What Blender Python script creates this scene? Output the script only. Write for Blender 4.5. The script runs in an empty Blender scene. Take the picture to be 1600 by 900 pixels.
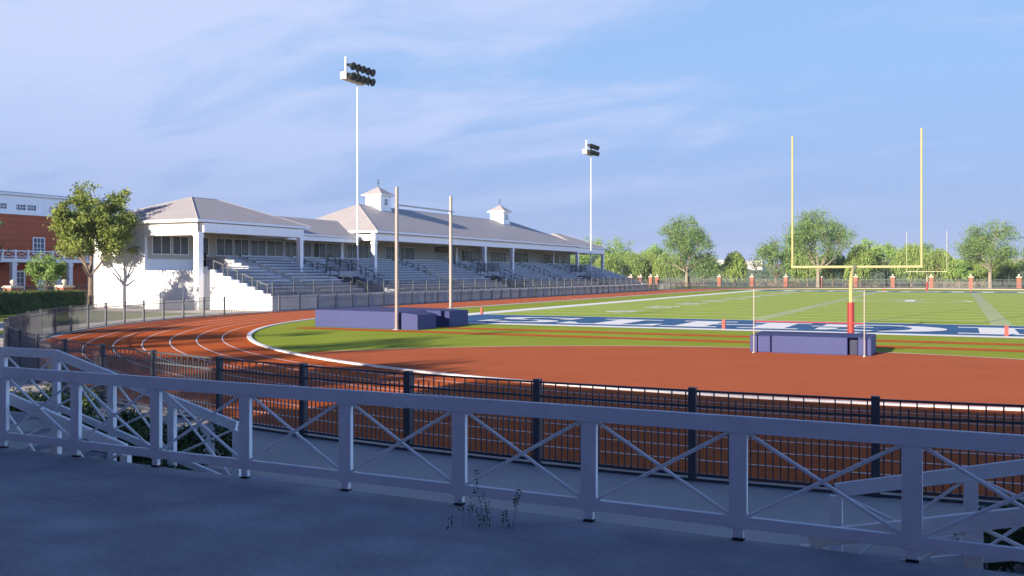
import bpy, math, random
from mathutils import Vector, Matrix
PI = math.pi
R = math.radians
rnd = random.Random(7)
S = bpy.context.scene
C = S.collection

# ------------------------------------------------------------ camera, sky, sun
cam_d = bpy.data.cameras.new('camera'); cam = bpy.data.objects.new('camera', cam_d); C.objects.link(cam)
cam.location = (4.28, -45.36, 2.734)
cam.rotation_euler = (R(90), 0, 0.45153)
cam_d.sensor_width = 36; cam_d.lens = 36 * 1435.27 / 1600
cam_d.shift_y = -22.4 / 1600
cam_d.clip_start = 0.1; cam_d.clip_end = 12000
S.camera = cam

SUN_AZ, SUN_EL = 13.0, 15.0          # travel direction measured from +Y towards +X
w = bpy.data.worlds.new('World'); S.world = w; w.use_nodes = True
nt = w.node_tree; nt.nodes.clear()
N = nt.nodes.new
out = N('ShaderNodeOutputWorld'); bg = N('ShaderNodeBackground')
sky = N('ShaderNodeTexSky'); sky.sky_type = 'NISHITA'; sky.sun_disc = False
sky.sun_elevation = R(SUN_EL); sky.sun_rotation = R(180 + SUN_AZ)
sky.altitude = 200; sky.air_density = 1.0; sky.dust_density = 0.6; sky.ozone_density = 3.0
tc = N('ShaderNodeTexCoord'); sep = N('ShaderNodeSeparateXYZ')
nt.links.new(tc.outputs['Generated'], sep.inputs[0])
# periwinkle dome of the photograph, mixed with the physical sky
ramp = N('ShaderNodeValToRGB'); ramp.color_ramp.interpolation = 'EASE'
SK = 5.0
ramp.color_ramp.elements[0].position = 0.0; ramp.color_ramp.elements[0].color = (1.75/SK, 2.3/SK, 4.3/SK, 1)
ramp.color_ramp.elements[1].position = 0.24; ramp.color_ramp.elements[1].color = (1.95/SK, 3.15/SK, 5.4/SK, 1)
nt.links.new(sep.outputs['Z'], ramp.inputs[0])
scl = N('ShaderNodeVectorMath'); scl.operation = 'SCALE'; scl.inputs['Scale'].default_value = SK
nt.links.new(ramp.outputs[0], scl.inputs[0])
tint = N('ShaderNodeMixRGB'); tint.blend_type = 'MIX'; tint.inputs[0].default_value = 0.88
nt.links.new(sky.outputs[0], tint.inputs[1]); nt.links.new(scl.outputs[0], tint.inputs[2])
# thin cirrus: stretched noise on a plane far above
addz = N('ShaderNodeMath'); addz.operation = 'ADD'; addz.inputs[1].default_value = 0.22
nt.links.new(sep.outputs['Z'], addz.inputs[0])
dx = N('ShaderNodeMath'); dx.operation = 'DIVIDE'; dy = N('ShaderNodeMath'); dy.operation = 'DIVIDE'
nt.links.new(sep.outputs['X'], dx.inputs[0]); nt.links.new(addz.outputs[0], dx.inputs[1])
nt.links.new(sep.outputs['Y'], dy.inputs[0]); nt.links.new(addz.outputs[0], dy.inputs[1])
cmb = N('ShaderNodeCombineXYZ'); nt.links.new(dx.outputs[0], cmb.inputs[0]); nt.links.new(dy.outputs[0], cmb.inputs[1])
mp = N('ShaderNodeMapping'); mp.inputs['Rotation'].default_value = (0, 0, R(-70)); mp.inputs['Scale'].default_value = (0.7, 1.5, 1)
mp.inputs['Location'].default_value = (0.2, 0.6, 0)
nt.links.new(cmb.outputs[0], mp.inputs[0])
n1 = N('ShaderNodeTexNoise'); n1.inputs['Scale'].default_value = 1.9; n1.inputs['Detail'].default_value = 9
n1.inputs['Roughness'].default_value = 0.58; n1.inputs['Distortion'].default_value = 0.5
nt.links.new(mp.outputs[0], n1.inputs['Vector'])
# more veil towards the west (-X)
wx = N('ShaderNodeMath'); wx.operation = 'MULTIPLY_ADD'; wx.inputs[1].default_value = -0.36; wx.inputs[2].default_value = -0.10
nt.links.new(sep.outputs['X'], wx.inputs[0])
sm = N('ShaderNodeMath'); sm.operation = 'ADD'
nt.links.new(n1.outputs['Fac'], sm.inputs[0]); nt.links.new(wx.outputs[0], sm.inputs[1])
cr = N('ShaderNodeMapRange'); cr.interpolation_type = 'SMOOTHSTEP'
cr.inputs['From Min'].default_value = 0.40; cr.inputs['From Max'].default_value = 0.74
cr.inputs['To Min'].default_value = 0.0; cr.inputs['To Max'].default_value = 0.75
nt.links.new(sm.outputs[0], cr.inputs['Value'])
cm = N('ShaderNodeMixRGB'); cm.blend_type = 'MIX'; cm.inputs[2].default_value = (4.1, 4.4, 5.9, 1)
cz = N('ShaderNodeMapRange'); cz.interpolation_type = 'SMOOTHSTEP'
cz.inputs['From Min'].default_value = 0.02; cz.inputs['From Max'].default_value = 0.24; cz.inputs['To Min'].default_value = 0.22; cz.inputs['To Max'].default_value = 0.92
nt.links.new(sep.outputs['Z'], cz.inputs['Value'])
cf = N('ShaderNodeMath'); cf.operation = 'MULTIPLY'; nt.links.new(cr.outputs[0], cf.inputs[0]); nt.links.new(cz.outputs[0], cf.inputs[1])
nt.links.new(cf.outputs[0], cm.inputs[0]); nt.links.new(tint.outputs[0], cm.inputs[1])
# darkening added overhead and to the south, to deepen shade on the ground
def mnode(op, a=None, b=None, c=None):
    n_ = N('ShaderNodeMath'); n_.operation = op
    for i_, v_ in enumerate((a, b, c)):
        if v_ is None: continue
        if isinstance(v_, (int, float)): n_.inputs[i_].default_value = v_
        else: nt.links.new(v_, n_.inputs[i_])
    return n_.outputs[0]
def sstep(v, a, b, lo, hi):
    n_ = N('ShaderNodeMapRange'); n_.interpolation_type = 'SMOOTHSTEP'
    n_.inputs['From Min'].default_value = a; n_.inputs['From Max'].default_value = b
    n_.inputs['To Min'].default_value = lo; n_.inputs['To Max'].default_value = hi
    nt.links.new(v, n_.inputs['Value']); return n_.outputs[0]
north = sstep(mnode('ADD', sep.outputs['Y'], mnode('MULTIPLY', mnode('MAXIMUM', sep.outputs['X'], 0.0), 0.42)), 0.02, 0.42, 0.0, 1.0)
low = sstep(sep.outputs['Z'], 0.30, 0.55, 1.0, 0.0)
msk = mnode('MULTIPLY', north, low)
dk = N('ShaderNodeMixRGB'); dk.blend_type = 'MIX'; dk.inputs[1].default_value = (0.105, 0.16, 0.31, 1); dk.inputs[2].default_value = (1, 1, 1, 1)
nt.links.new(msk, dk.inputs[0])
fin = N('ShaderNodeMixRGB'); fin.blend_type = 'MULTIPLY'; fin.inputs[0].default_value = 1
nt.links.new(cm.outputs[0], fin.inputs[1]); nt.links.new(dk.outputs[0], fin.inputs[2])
east_fill = sstep(mnode('MULTIPLY', sep.outputs['X'], low), 0.15, 0.75, 1.0, 4.5)  # brightening added to this part of the sky, fill for faces towards +X
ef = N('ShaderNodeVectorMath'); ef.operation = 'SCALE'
nt.links.new(fin.outputs[0], ef.inputs[0]); nt.links.new(east_fill, ef.inputs['Scale'])
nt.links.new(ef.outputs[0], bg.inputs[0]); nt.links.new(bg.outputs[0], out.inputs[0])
bg.inputs[1].default_value = 0.07

sl = bpy.data.lights.new('sun', 'SUN'); so = bpy.data.objects.new('sun', sl); C.objects.link(so)
sl.energy = 5.0; sl.angle = R(0.5); sl.color = (1.0, 0.88, 0.74)
sd = Vector((math.sin(R(SUN_AZ)) * math.cos(R(SUN_EL)), math.cos(R(SUN_AZ)) * math.cos(R(SUN_EL)), -math.sin(R(SUN_EL))))
so.rotation_euler = sd.to_track_quat('-Z', 'Y').to_euler(); so.location = (-60, -200, 60)
vs = S.view_settings; S.display_settings.display_device = 'sRGB'
vs.view_transform = 'Standard'; vs.look = 'None'; vs.gamma = 1; vs.use_curve_mapping = False
vs.exposure = 1.3

# ------------------------------------------------------------ helpers
class MB:
    def __init__(s): s.v = []; s.f = []
    def add(s, vs_, fs):
        o = len(s.v); s.v += [tuple(v) for v in vs_]; s.f += [tuple(i + o for i in f) for f in fs]; return s
    def box(s, x0, x1, y0, y1, z0, z1):
        return s.add([(x0,y0,z0),(x1,y0,z0),(x1,y1,z0),(x0,y1,z0),(x0,y0,z1),(x1,y0,z1),(x1,y1,z1),(x0,y1,z1)],
              [(0,3,2,1),(4,5,6,7),(0,1,5,4),(1,2,6,5),(2,3,7,6),(3,0,4,7)])
    def bar(s, a, b, wd, ht):
        "rectangular bar from a to b; wd horizontal, ht other"
        a = Vector(a); b = Vector(b); d = (b - a).normalized()
        up = Vector((0,0,1)) if abs(d.z) < .99 else Vector((1,0,0))
        r = d.cross(up).normalized() * (wd / 2); u = r.cross(d).normalized() * (ht / 2)
        p = [a-r-u, a+r-u, a+r+u, a-r+u, b-r-u, b+r-u, b+r+u, b-r+u]
        return s.add(p, [(0,1,2,3),(4,7,6,5),(0,4,5,1),(1,5,6,2),(2,6,7,3),(3,7,4,0)])
    def cyl(s, a, b, r0, r1=None, n=8, caps=True):
        if r1 is None: r1 = r0
        a = Vector(a); b = Vector(b); d = (b - a).normalized()
        up = Vector((0,0,1)) if abs(d.z) < .9 else Vector((1,0,0))
        x = d.cross(up).normalized(); y = d.cross(x)
        p = [a + (x*math.cos(t) + y*math.sin(t)) * r0 for t in [2*PI*i/n for i in range(n)]]
        p += [b + (x*math.cos(t) + y*math.sin(t)) * r1 for t in [2*PI*i/n for i in range(n)]]
        f = [(i, i+n, (i+1)%n+n, (i+1)%n) for i in range(n)]
        if caps: f += [tuple(range(n)), tuple(range(2*n-1, n-1, -1))]
        return s.add(p, f)
    def tube(s, pts, r, n=8):
        for i in range(len(pts)-1): s.cyl(pts[i], pts[i+1], r, r, n)
        return s
    def lathe(s, c, prof, n=16):
        p = []; f = []
        for (rr, z) in prof:
            p += [(c[0]+rr*math.cos(2*PI*i/n), c[1]+rr*math.sin(2*PI*i/n), c[2]+z) for i in range(n)]
        for k in range(len(prof)-1):
            for i in range(n): f.append((k*n+i, k*n+(i+1)%n, (k+1)*n+(i+1)%n, (k+1)*n+i))
        f.append(tuple(range(n-1,-1,-1))); f.append(tuple((len(prof)-1)*n+i for i in range(n)))
        return s.add(p, f)
    def prism(s, poly, axis, a, b):
        "extrude 2D polygon along axis from a to b. axis y: poly=(x,z); axis x: poly=(y,z); axis z: poly=(x,y)"
        def m(p, t):
            return (p[0], t, p[1]) if axis == 'y' else ((t, p[0], p[1]) if axis == 'x' else (p[0], p[1], t))
        n = len(poly)
        return s.add([m(p,a) for p in poly] + [m(p,b) for p in poly],
              [tuple(range(n-1,-1,-1)), tuple(range(n,2*n))] + [(i,(i+1)%n,(i+1)%n+n,i+n) for i in range(n)])
    def build(s, name, mat, parent=None, bevel=0, smooth=False, fix=True):
        me = bpy.data.meshes.new(name); me.from_pydata(s.v, [], s.f); me.update()
        if fix:
            import bmesh
            bm = bmesh.new(); bm.from_mesh(me); bmesh.ops.recalc_face_normals(bm, faces=bm.faces); bm.to_mesh(me); bm.free()
        me.materials.append(mat)
        if smooth:
            for p in me.polygons: p.use_smooth = True
        o = bpy.data.objects.new(name, me); C.objects.link(o)
        if parent: o.parent = parent
        if bevel:
            b = o.modifiers.new('bevel', 'BEVEL'); b.width = bevel; b.segments = 2; b.limit_method = 'ANGLE'
        return o

def tag(o, label=None, cat=None, group=None, kind=None):
    if label: o['label'] = label
    if cat: o['category'] = cat
    if group: o['group'] = group
    if kind: o['kind'] = kind
    return o
def empty(name, loc=(0,0,0), rz=0):
    o = bpy.data.objects.new(name, None); o.empty_display_size = .3; C.objects.link(o)
    o.location = loc; o.rotation_euler = (0,0,rz); return o
def children(o): return [c for c in bpy.data.objects if c.parent == o]
def copy_tree(o, parent=None):
    c = o.copy(); C.objects.link(c); c.parent = parent
    for ch in children(o): copy_tree(ch, c)
    return c
def struct(o): o['kind'] = 'structure'; return o

def mat(name, col, rough=.7, var=.12, scale=3.0, bump=0.0, bscale=40.0, metal=0.0, spec=.5, extra=None):
    m = bpy.data.materials.new(name); m.use_nodes = True
    t = m.node_tree; b = t.nodes['Principled BSDF']
    b.inputs['Roughness'].default_value = rough; b.inputs['Metallic'].default_value = metal
    b.inputs['Specular IOR Level'].default_value = spec
    geo = t.nodes.new('ShaderNodeNewGeometry')
    ns = t.nodes.new('ShaderNodeTexNoise'); ns.inputs['Scale'].default_value = scale; ns.inputs['Detail'].default_value = 6
    t.links.new(geo.outputs['Position'], ns.inputs['Vector'])
    mr = t.nodes.new('ShaderNodeMapRange'); mr.inputs['From Min'].default_value = .3; mr.inputs['From Max'].default_value = .7
    mr.inputs['To Min'].default_value = 1-var; mr.inputs['To Max'].default_value = 1+var
    t.links.new(ns.outputs['Fac'], mr.inputs['Value'])
    mx = t.nodes.new('ShaderNodeVectorMath'); mx.operation = 'SCALE'; mx.inputs[0].default_value = col[:3]
    t.links.new(mr.outputs[0], mx.inputs['Scale']); t.links.new(mx.outputs[0], b.inputs['Base Color'])
    if bump:
        n2 = t.nodes.new('ShaderNodeTexNoise'); n2.inputs['Scale'].default_value = bscale; n2.inputs['Detail'].default_value = 4
        t.links.new(geo.outputs['Position'], n2.inputs['Vector'])
        bp = t.nodes.new('ShaderNodeBump'); bp.inputs['Strength'].default_value = bump; bp.inputs['Distance'].default_value = .03
        t.links.new(n2.outputs['Fac'], bp.inputs['Height']); t.links.new(bp.outputs[0], b.inputs['Normal'])
    if extra: extra(t, b, geo, mx)
    return m

def siding_extra(step):
    def fn(t, b, geo, mx):
        sp = t.nodes.new('ShaderNodeSeparateXYZ'); t.links.new(geo.outputs['Position'], sp.inputs[0])
        dv = t.nodes.new('ShaderNodeMath'); dv.operation = 'DIVIDE'; dv.inputs[1].default_value = step
        t.links.new(sp.outputs['Z'], dv.inputs[0])
        fr = t.nodes.new('ShaderNodeMath'); fr.operation = 'FRACT'; t.links.new(dv.outputs[0], fr.inputs[0])
        bp = t.nodes.new('ShaderNodeBump'); bp.inputs['Strength'].default_value = .55; bp.inputs['Distance'].default_value = .03; bp.invert = True
        t.links.new(fr.outputs[0], bp.inputs['Height']); t.links.new(bp.outputs[0], b.inputs['Normal'])
    return fn
def brick_extra(c1, c2, mortar, sc=1.0):
    def fn(t, b, geo, mx):
        # project on the dominant vertical plane: u = x + y, v = z
        sp = t.nodes.new('ShaderNodeSeparateXYZ'); t.links.new(geo.outputs['Position'], sp.inputs[0])
        ad = t.nodes.new('ShaderNodeMath'); ad.operation = 'ADD'
        t.links.new(sp.outputs['X'], ad.inputs[0]); t.links.new(sp.outputs['Y'], ad.inputs[1])
        cb = t.nodes.new('ShaderNodeCombineXYZ'); t.links.new(ad.outputs[0], cb.inputs[0]); t.links.new(sp.outputs['Z'], cb.inputs[1])
        br = t.nodes.new('ShaderNodeTexBrick'); br.inputs['Scale'].default_value = sc
        br.inputs['Brick Width'].default_value = .24; br.inputs['Row Height'].default_value = .08; br.inputs['Mortar Size'].default_value = .008
        br.inputs['Color1'].default_value = (*c1,1); br.inputs['Color2'].default_value = (*c2,1); br.inputs['Mortar'].default_value = (*mortar,1)
        t.links.new(cb.outputs[0], br.inputs['Vector'])
        # broad horizontal courses
        m2 = t.nodes.new('ShaderNodeVectorMath'); m2.operation = 'MULTIPLY'
        mr = [n for n in t.nodes if n.type == 'MAP_RANGE'][0]
        sc_ = t.nodes.new('ShaderNodeVectorMath'); sc_.operation = 'SCALE'
        t.links.new(br.outputs['Color'], sc_.inputs[0]); t.links.new(mr.outputs[0], sc_.inputs['Scale'])
        dv = t.nodes.new('ShaderNodeMath'); dv.operation = 'DIVIDE'; dv.inputs[1].default_value = .62
        t.links.new(sp.outputs['Z'], dv.inputs[0])
        fr = t.nodes.new('ShaderNodeMath'); fr.operation = 'FRACT'; t.links.new(dv.outputs[0], fr.inputs[0])
        lt = t.nodes.new('ShaderNodeMath'); lt.operation = 'LESS_THAN'; lt.inputs[1].default_value = .09; t.links.new(fr.outputs[0], lt.inputs[0])
        mm = t.nodes.new('ShaderNodeMixRGB'); mm.blend_type = 'MULTIPLY'; mm.inputs[2].default_value = (.62,.6,.6,1)
        t.links.new(lt.outputs[0], mm.inputs[0]); t.links.new(sc_.outputs[0], mm.inputs[1]); t.links.new(mm.outputs[0], b.inputs['Base Color'])
    return fn
def leaf_mat(name, c1, c2, trans=.3, rough=.6, nscale=.9):
    m = bpy.data.materials.new(name); m.use_nodes = True; t = m.node_tree; b = t.nodes['Principled BSDF']
    geo = t.nodes.new('ShaderNodeNewGeometry'); ns = t.nodes.new('ShaderNodeTexNoise'); ns.inputs['Scale'].default_value = nscale; ns.inputs['Detail'].default_value = 5
    t.links.new(geo.outputs['Position'], ns.inputs['Vector'])
    mr = t.nodes.new('ShaderNodeMapRange'); mr.inputs['From Min'].default_value = .35; mr.inputs['From Max'].default_value = .65
    t.links.new(ns.outputs['Fac'], mr.inputs['Value'])
    rv = t.nodes.new('ShaderNodeMath'); rv.operation = 'MULTIPLY_ADD'; rv.inputs[1].default_value = .5; rv.inputs[2].default_value = -.1
    t.links.new(geo.outputs['Random Per Island'], rv.inputs[0])
    ad = t.nodes.new('ShaderNodeMath'); ad.operation = 'ADD'; ad.use_clamp = True
    t.links.new(mr.outputs[0], ad.inputs[0]); t.links.new(rv.outputs[0], ad.inputs[1])
    mx = t.nodes.new('ShaderNodeMixRGB'); mx.inputs[1].default_value = (*c1,1); mx.inputs[2].default_value = (*c2,1)
    t.links.new(ad.outputs[0], mx.inputs[0]); t.links.new(mx.outputs[0], b.inputs['Base Color'])
    b.inputs['Roughness'].default_value = rough; b.inputs['Specular IOR Level'].default_value = .25
    tr = t.nodes.new('ShaderNodeBsdfTranslucent'); t.links.new(mx.outputs[0], tr.inputs[0])
    ms = t.nodes.new('ShaderNodeMixShader'); ms.inputs[0].default_value = trans
    o = t.nodes['Material Output']; t.links.new(b.outputs[0], ms.inputs[1]); t.links.new(tr.outputs[0], ms.inputs[2]); t.links.new(ms.outputs[0], o.inputs[0])
    return m
def grass_mat(name, c1, c2, sc=.5):
    m = mat(name, c1, .9, .1, sc, .25, 60, spec=.1)
    t = m.node_tree; b = t.nodes['Principled BSDF']
    geo = t.nodes.new('ShaderNodeNewGeometry')
    a = t.nodes.new('ShaderNodeTexNoise'); a.inputs['Scale'].default_value = sc; a.inputs['Detail'].default_value = 8; a.inputs['Roughness'].default_value = .65
    d = t.nodes.new('ShaderNodeTexNoise'); d.inputs['Scale'].default_value = 14; d.inputs['Detail'].default_value = 6; d.inputs['Roughness'].default_value = .7
    t.links.new(geo.outputs['Position'], a.inputs['Vector']); t.links.new(geo.outputs['Position'], d.inputs['Vector'])
    s_ = t.nodes.new('ShaderNodeMath'); s_.operation = 'ADD'; t.links.new(a.outputs['Fac'], s_.inputs[0]); t.links.new(d.outputs['Fac'], s_.inputs[1])
    mr = t.nodes.new('ShaderNodeMapRange'); mr.inputs['From Min'].default_value = .7; mr.inputs['From Max'].default_value = 1.3; t.links.new(s_.outputs[0], mr.inputs['Value'])
    mx = t.nodes.new('ShaderNodeMixRGB'); mx.inputs[1].default_value = (*c1,1); mx.inputs[2].default_value = (*c2,1)
    t.links.new(mr.outputs[0], mx.inputs[0]); t.links.new(mx.outputs[0], b.inputs['Base Color'])
    return m

M = {}
M['track'] = mat('track_rubber', (.48,.105,.025), .9, .10, 1.2, .3, 120, spec=.05)
M['dzone'] = mat('apron_rubber', (.42,.112,.045), .9, .06, .5, .2, 120, spec=.05)
M['line'] = mat('line_paint', (.8,.8,.78), .6, .05, 3)
M['fieldline'] = mat('turf_white', (.80,.82,.72), .8, .12, 6)
M['faintline'] = mat('turf_pale', (.62,.68,.42), .85, .2, 3)
M['turf'] = grass_mat('turf_green', (.27,.37,.04), (.37,.47,.075), .25)
M['infield'] = grass_mat('infield_grass', (.20,.26,.015), (.31,.37,.04), .35)
M['grass'] = grass_mat('lawn_grass', (.085,.13,.02), (.16,.2,.035), .3)
M['blue'] = mat('turf_blue', (.055,.135,.27), .9, .08, .8, .2, 80, spec=.02)
M['concrete'] = mat('concrete', (.40,.40,.42), .85, .12, .9, .15, 12, spec=.2)
M['concrete2'] = mat('concrete_light', (.50,.455,.40), .85, .08, .7, .2, 30)
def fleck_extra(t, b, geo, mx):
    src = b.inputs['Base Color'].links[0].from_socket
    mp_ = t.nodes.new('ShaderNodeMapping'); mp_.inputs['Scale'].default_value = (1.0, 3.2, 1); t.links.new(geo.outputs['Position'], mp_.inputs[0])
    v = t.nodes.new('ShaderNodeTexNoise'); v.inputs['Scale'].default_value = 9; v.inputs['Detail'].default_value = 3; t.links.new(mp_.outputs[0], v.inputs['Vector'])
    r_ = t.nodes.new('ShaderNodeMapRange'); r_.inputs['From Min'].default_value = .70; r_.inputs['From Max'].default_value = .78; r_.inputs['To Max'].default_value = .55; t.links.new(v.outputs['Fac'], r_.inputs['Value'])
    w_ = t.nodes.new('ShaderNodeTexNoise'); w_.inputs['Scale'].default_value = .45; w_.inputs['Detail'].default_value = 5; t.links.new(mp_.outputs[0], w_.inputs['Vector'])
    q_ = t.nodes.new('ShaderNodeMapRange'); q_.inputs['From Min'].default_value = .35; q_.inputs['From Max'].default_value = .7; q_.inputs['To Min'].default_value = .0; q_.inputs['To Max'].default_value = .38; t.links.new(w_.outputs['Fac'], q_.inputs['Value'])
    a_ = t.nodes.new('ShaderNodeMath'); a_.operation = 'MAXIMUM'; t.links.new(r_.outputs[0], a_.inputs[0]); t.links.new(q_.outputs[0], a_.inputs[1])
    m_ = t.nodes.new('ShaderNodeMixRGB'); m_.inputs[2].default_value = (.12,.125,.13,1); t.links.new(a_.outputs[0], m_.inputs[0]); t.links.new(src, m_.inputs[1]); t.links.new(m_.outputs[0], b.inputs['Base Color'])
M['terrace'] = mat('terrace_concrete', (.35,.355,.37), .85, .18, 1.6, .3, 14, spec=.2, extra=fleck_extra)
M['white'] = mat('white_paint', (.82,.81,.79), .55, .03, 2)
M['rail_white'] = mat('rail_vinyl', (.77,.77,.75), .6, .05, 5, .05, 200)
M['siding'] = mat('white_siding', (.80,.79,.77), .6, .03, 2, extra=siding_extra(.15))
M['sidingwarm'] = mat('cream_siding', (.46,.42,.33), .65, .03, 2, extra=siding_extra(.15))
M['roof'] = mat('roof_membrane', (.36,.335,.335), .65, .05, .8, extra=siding_extra(.12))
M['tier'] = mat('tier_concrete', (.29,.295,.32), .8, .10, 2.0, .2, 20)
M['alu'] = mat('bench_aluminium', (.46,.48,.52), .6, .08, 4, metal=.1)
M['black'] = mat('black_metal', (.014,.018,.025), .6, .1, 5, spec=.3)
M['fence'] = mat('fence_powdercoat', (.055,.06,.07), .45, .1, 5, spec=.6)
M['fencepost'] = mat('fence_post_coat', (.065,.07,.08), .45, .1, 5)
M['mat_blue'] = mat('mat_vinyl', (.024,.032,.125), .7, .06, 1.2, .08, 6)
M['mat_navy'] = mat('mat_vinyl_side', (.012,.014,.05), .7, .06, 1.2, .08, 6)
M['yellow'] = mat('post_yellow', (.36,.32,.13), .4, .04, 3)
M['red'] = mat('pad_red', (.24,.022,.018), .55, .08, 3, .05, 10)
M['pylon'] = mat('pylon_orange', (.35,.035,.02), .6, .05, 5)
M['standard'] = mat('standard_metal', (.22,.185,.165), .4, .05, 5, metal=.2)
M['grey'] = mat('grey_metal', (.45,.45,.46), .4, .05, 5, metal=.4)
M['brick'] = mat('brick_wall', (.3,.07,.03), .85, .10, .6, extra=brick_extra((.42,.085,.022),(.35,.065,.018),(.36,.12,.06)))
M['pierbrick'] = mat('brick_pier', (.4,.1,.05), .85, .10, 1.5, extra=brick_extra((.27,.085,.05),(.22,.065,.04),(.3,.17,.12)))
M['stone'] = mat('cap_stone', (.46,.42,.35), .8, .06, 4)
M['dark'] = mat('dark_opening', (.03,.03,.035), .8, .1, 2)
M['signbrown'] = mat('sign_board', (.10,.05,.015), .6, .2, 6)
M['signgold'] = mat('sign_gold', (.45,.27,.05), .5, .05, 6)
M['bark'] = mat('bark', (.16,.12,.085), .9, .25, 6, .4, 30)
M['barkpale'] = mat('bark_pale', (.24,.20,.15), .9, .2, 5, .4, 30)
M['leaf_olive'] = leaf_mat('leaf_olive', (.12,.165,.035), (.26,.31,.07))
M['leaf_far'] = leaf_mat('leaf_far', (.075,.14,.045), (.20,.31,.10))
M['leaf_willow'] = leaf_mat('leaf_willow', (.12,.18,.04), (.28,.38,.10))
M['leaf_bright'] = leaf_mat('leaf_bright', (.12,.22,.055), (.28,.42,.11))
M['leaf_dark'] = leaf_mat('leaf_dark', (.035,.075,.03), (.07,.12,.045))
M['leaf_hedge'] = leaf_mat('leaf_hedge', (.055,.085,.022), (.11,.15,.04), .15)
M['leaf_bush'] = leaf_mat('leaf_bush', (.035,.06,.02), (.075,.115,.04), .1, .35)
M['dry'] = leaf_mat('dry_brush', (.25,.2,.13), (.34,.28,.2))
def glass(name, col, rough=.25):
    m = mat(name, col, rough, .45, .8, spec=.35); return m
M['glass'] = glass('window_glass', (.045,.042,.022))
M['glassblue'] = glass('window_glass_grey', (.06,.075,.10))
M['carpaint'] = mat('car_paint_blue', (.08,.14,.42), .25, .03, 2, metal=.3)
M['tyre'] = mat('tyre', (.02,.02,.02), .8, .1, 5)
M['asphalt'] = mat('asphalt', (.06,.06,.065), .9, .15, 2, .3, 60)
M['far_white'] = mat('far_wall', (.42,.40,.37), .8, .05, .2)
M['lampblack'] = mat('lamp_housing', (.008,.009,.012), .7, .1, 5)
M['lens'] = mat('lamp_glass', (.03,.03,.035), .3, .1, 5, spec=.4)
M['cabinet'] = mat('lamp_cabinet', (.68,.60,.50), .6, .04, 5)

# ------------------------------------------------------------ ground
def terrain():
    vs_, fs = [], []
    nA = 96; rad = [0, 60, 120, 200, 260, 330, 420, 520, 650, 800, 1000, 1250, 1500, 1800, 2300, 3500, 6000]
    def hgt(x, y, r):
        if r <= 260: return -.03
        k = min(1, (r-260)/380.); k = k*k*(3-2*k)
        h = 7.5*k
        k2 = max(0, min(1, (r-900)/700.)); k2 = k2*k2*(3-2*k2)
        a_ = math.atan2(y, x)
        h += k2 * (18 + 4*math.sin(a_*9+1) + 4*math.sin(a_*23+2) + 2*math.sin(a_*51))
        if r > 2300: h = h
        return h
    vs_.append((0, 50, -.03))
    for r in rad[1:]:
        for i in range(nA):
            t = 2*PI*i/nA; x = r*math.cos(t); y = 50 + r*math.sin(t)
            vs_.append((x, y, hgt(x, y, r)))
    for i in range(nA): fs.append((0, 1+i, 1+(i+1)%nA))
    for k in range(len(rad)-2):
        for i in range(nA):
            a0 = 1+k*nA+i; a1 = 1+k*nA+(i+1)%nA
            fs.append((a0, a0+nA, a1+nA, a1))
    b = MB(); b.v = vs_; b.f = fs
    m = grass_mat('ground_land', (.085,.13,.02), (.16,.2,.035), .3)
    t = m.node_tree; bs = t.nodes['Principled BSDF']
    src = bs.inputs['Base Color'].links[0].from_socket
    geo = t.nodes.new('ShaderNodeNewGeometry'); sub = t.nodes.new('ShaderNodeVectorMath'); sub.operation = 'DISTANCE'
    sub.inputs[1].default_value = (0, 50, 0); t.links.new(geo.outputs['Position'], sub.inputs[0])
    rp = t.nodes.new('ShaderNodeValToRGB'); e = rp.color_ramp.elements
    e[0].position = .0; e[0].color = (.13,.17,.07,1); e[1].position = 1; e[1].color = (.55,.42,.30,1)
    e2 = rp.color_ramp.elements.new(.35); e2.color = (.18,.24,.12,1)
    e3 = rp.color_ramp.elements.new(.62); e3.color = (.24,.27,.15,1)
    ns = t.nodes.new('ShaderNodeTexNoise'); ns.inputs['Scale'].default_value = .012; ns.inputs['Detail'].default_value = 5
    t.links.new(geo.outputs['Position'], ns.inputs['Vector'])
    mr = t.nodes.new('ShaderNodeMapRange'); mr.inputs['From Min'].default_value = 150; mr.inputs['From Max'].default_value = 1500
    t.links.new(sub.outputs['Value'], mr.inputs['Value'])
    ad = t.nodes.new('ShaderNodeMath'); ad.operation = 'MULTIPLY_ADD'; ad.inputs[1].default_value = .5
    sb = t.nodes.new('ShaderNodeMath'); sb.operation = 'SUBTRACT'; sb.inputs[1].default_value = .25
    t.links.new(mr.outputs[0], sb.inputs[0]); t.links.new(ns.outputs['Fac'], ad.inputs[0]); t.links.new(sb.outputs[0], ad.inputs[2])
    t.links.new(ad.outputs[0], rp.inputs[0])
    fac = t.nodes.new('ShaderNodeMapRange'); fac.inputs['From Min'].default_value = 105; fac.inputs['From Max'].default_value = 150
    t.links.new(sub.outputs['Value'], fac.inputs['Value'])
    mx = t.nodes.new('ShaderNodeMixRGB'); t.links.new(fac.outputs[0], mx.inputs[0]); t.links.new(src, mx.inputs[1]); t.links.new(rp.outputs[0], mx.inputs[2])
    t.links.new(mx.outputs[0], bs.inputs['Base Color'])
    struct(b.build('ground', m))
terrain()

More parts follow.
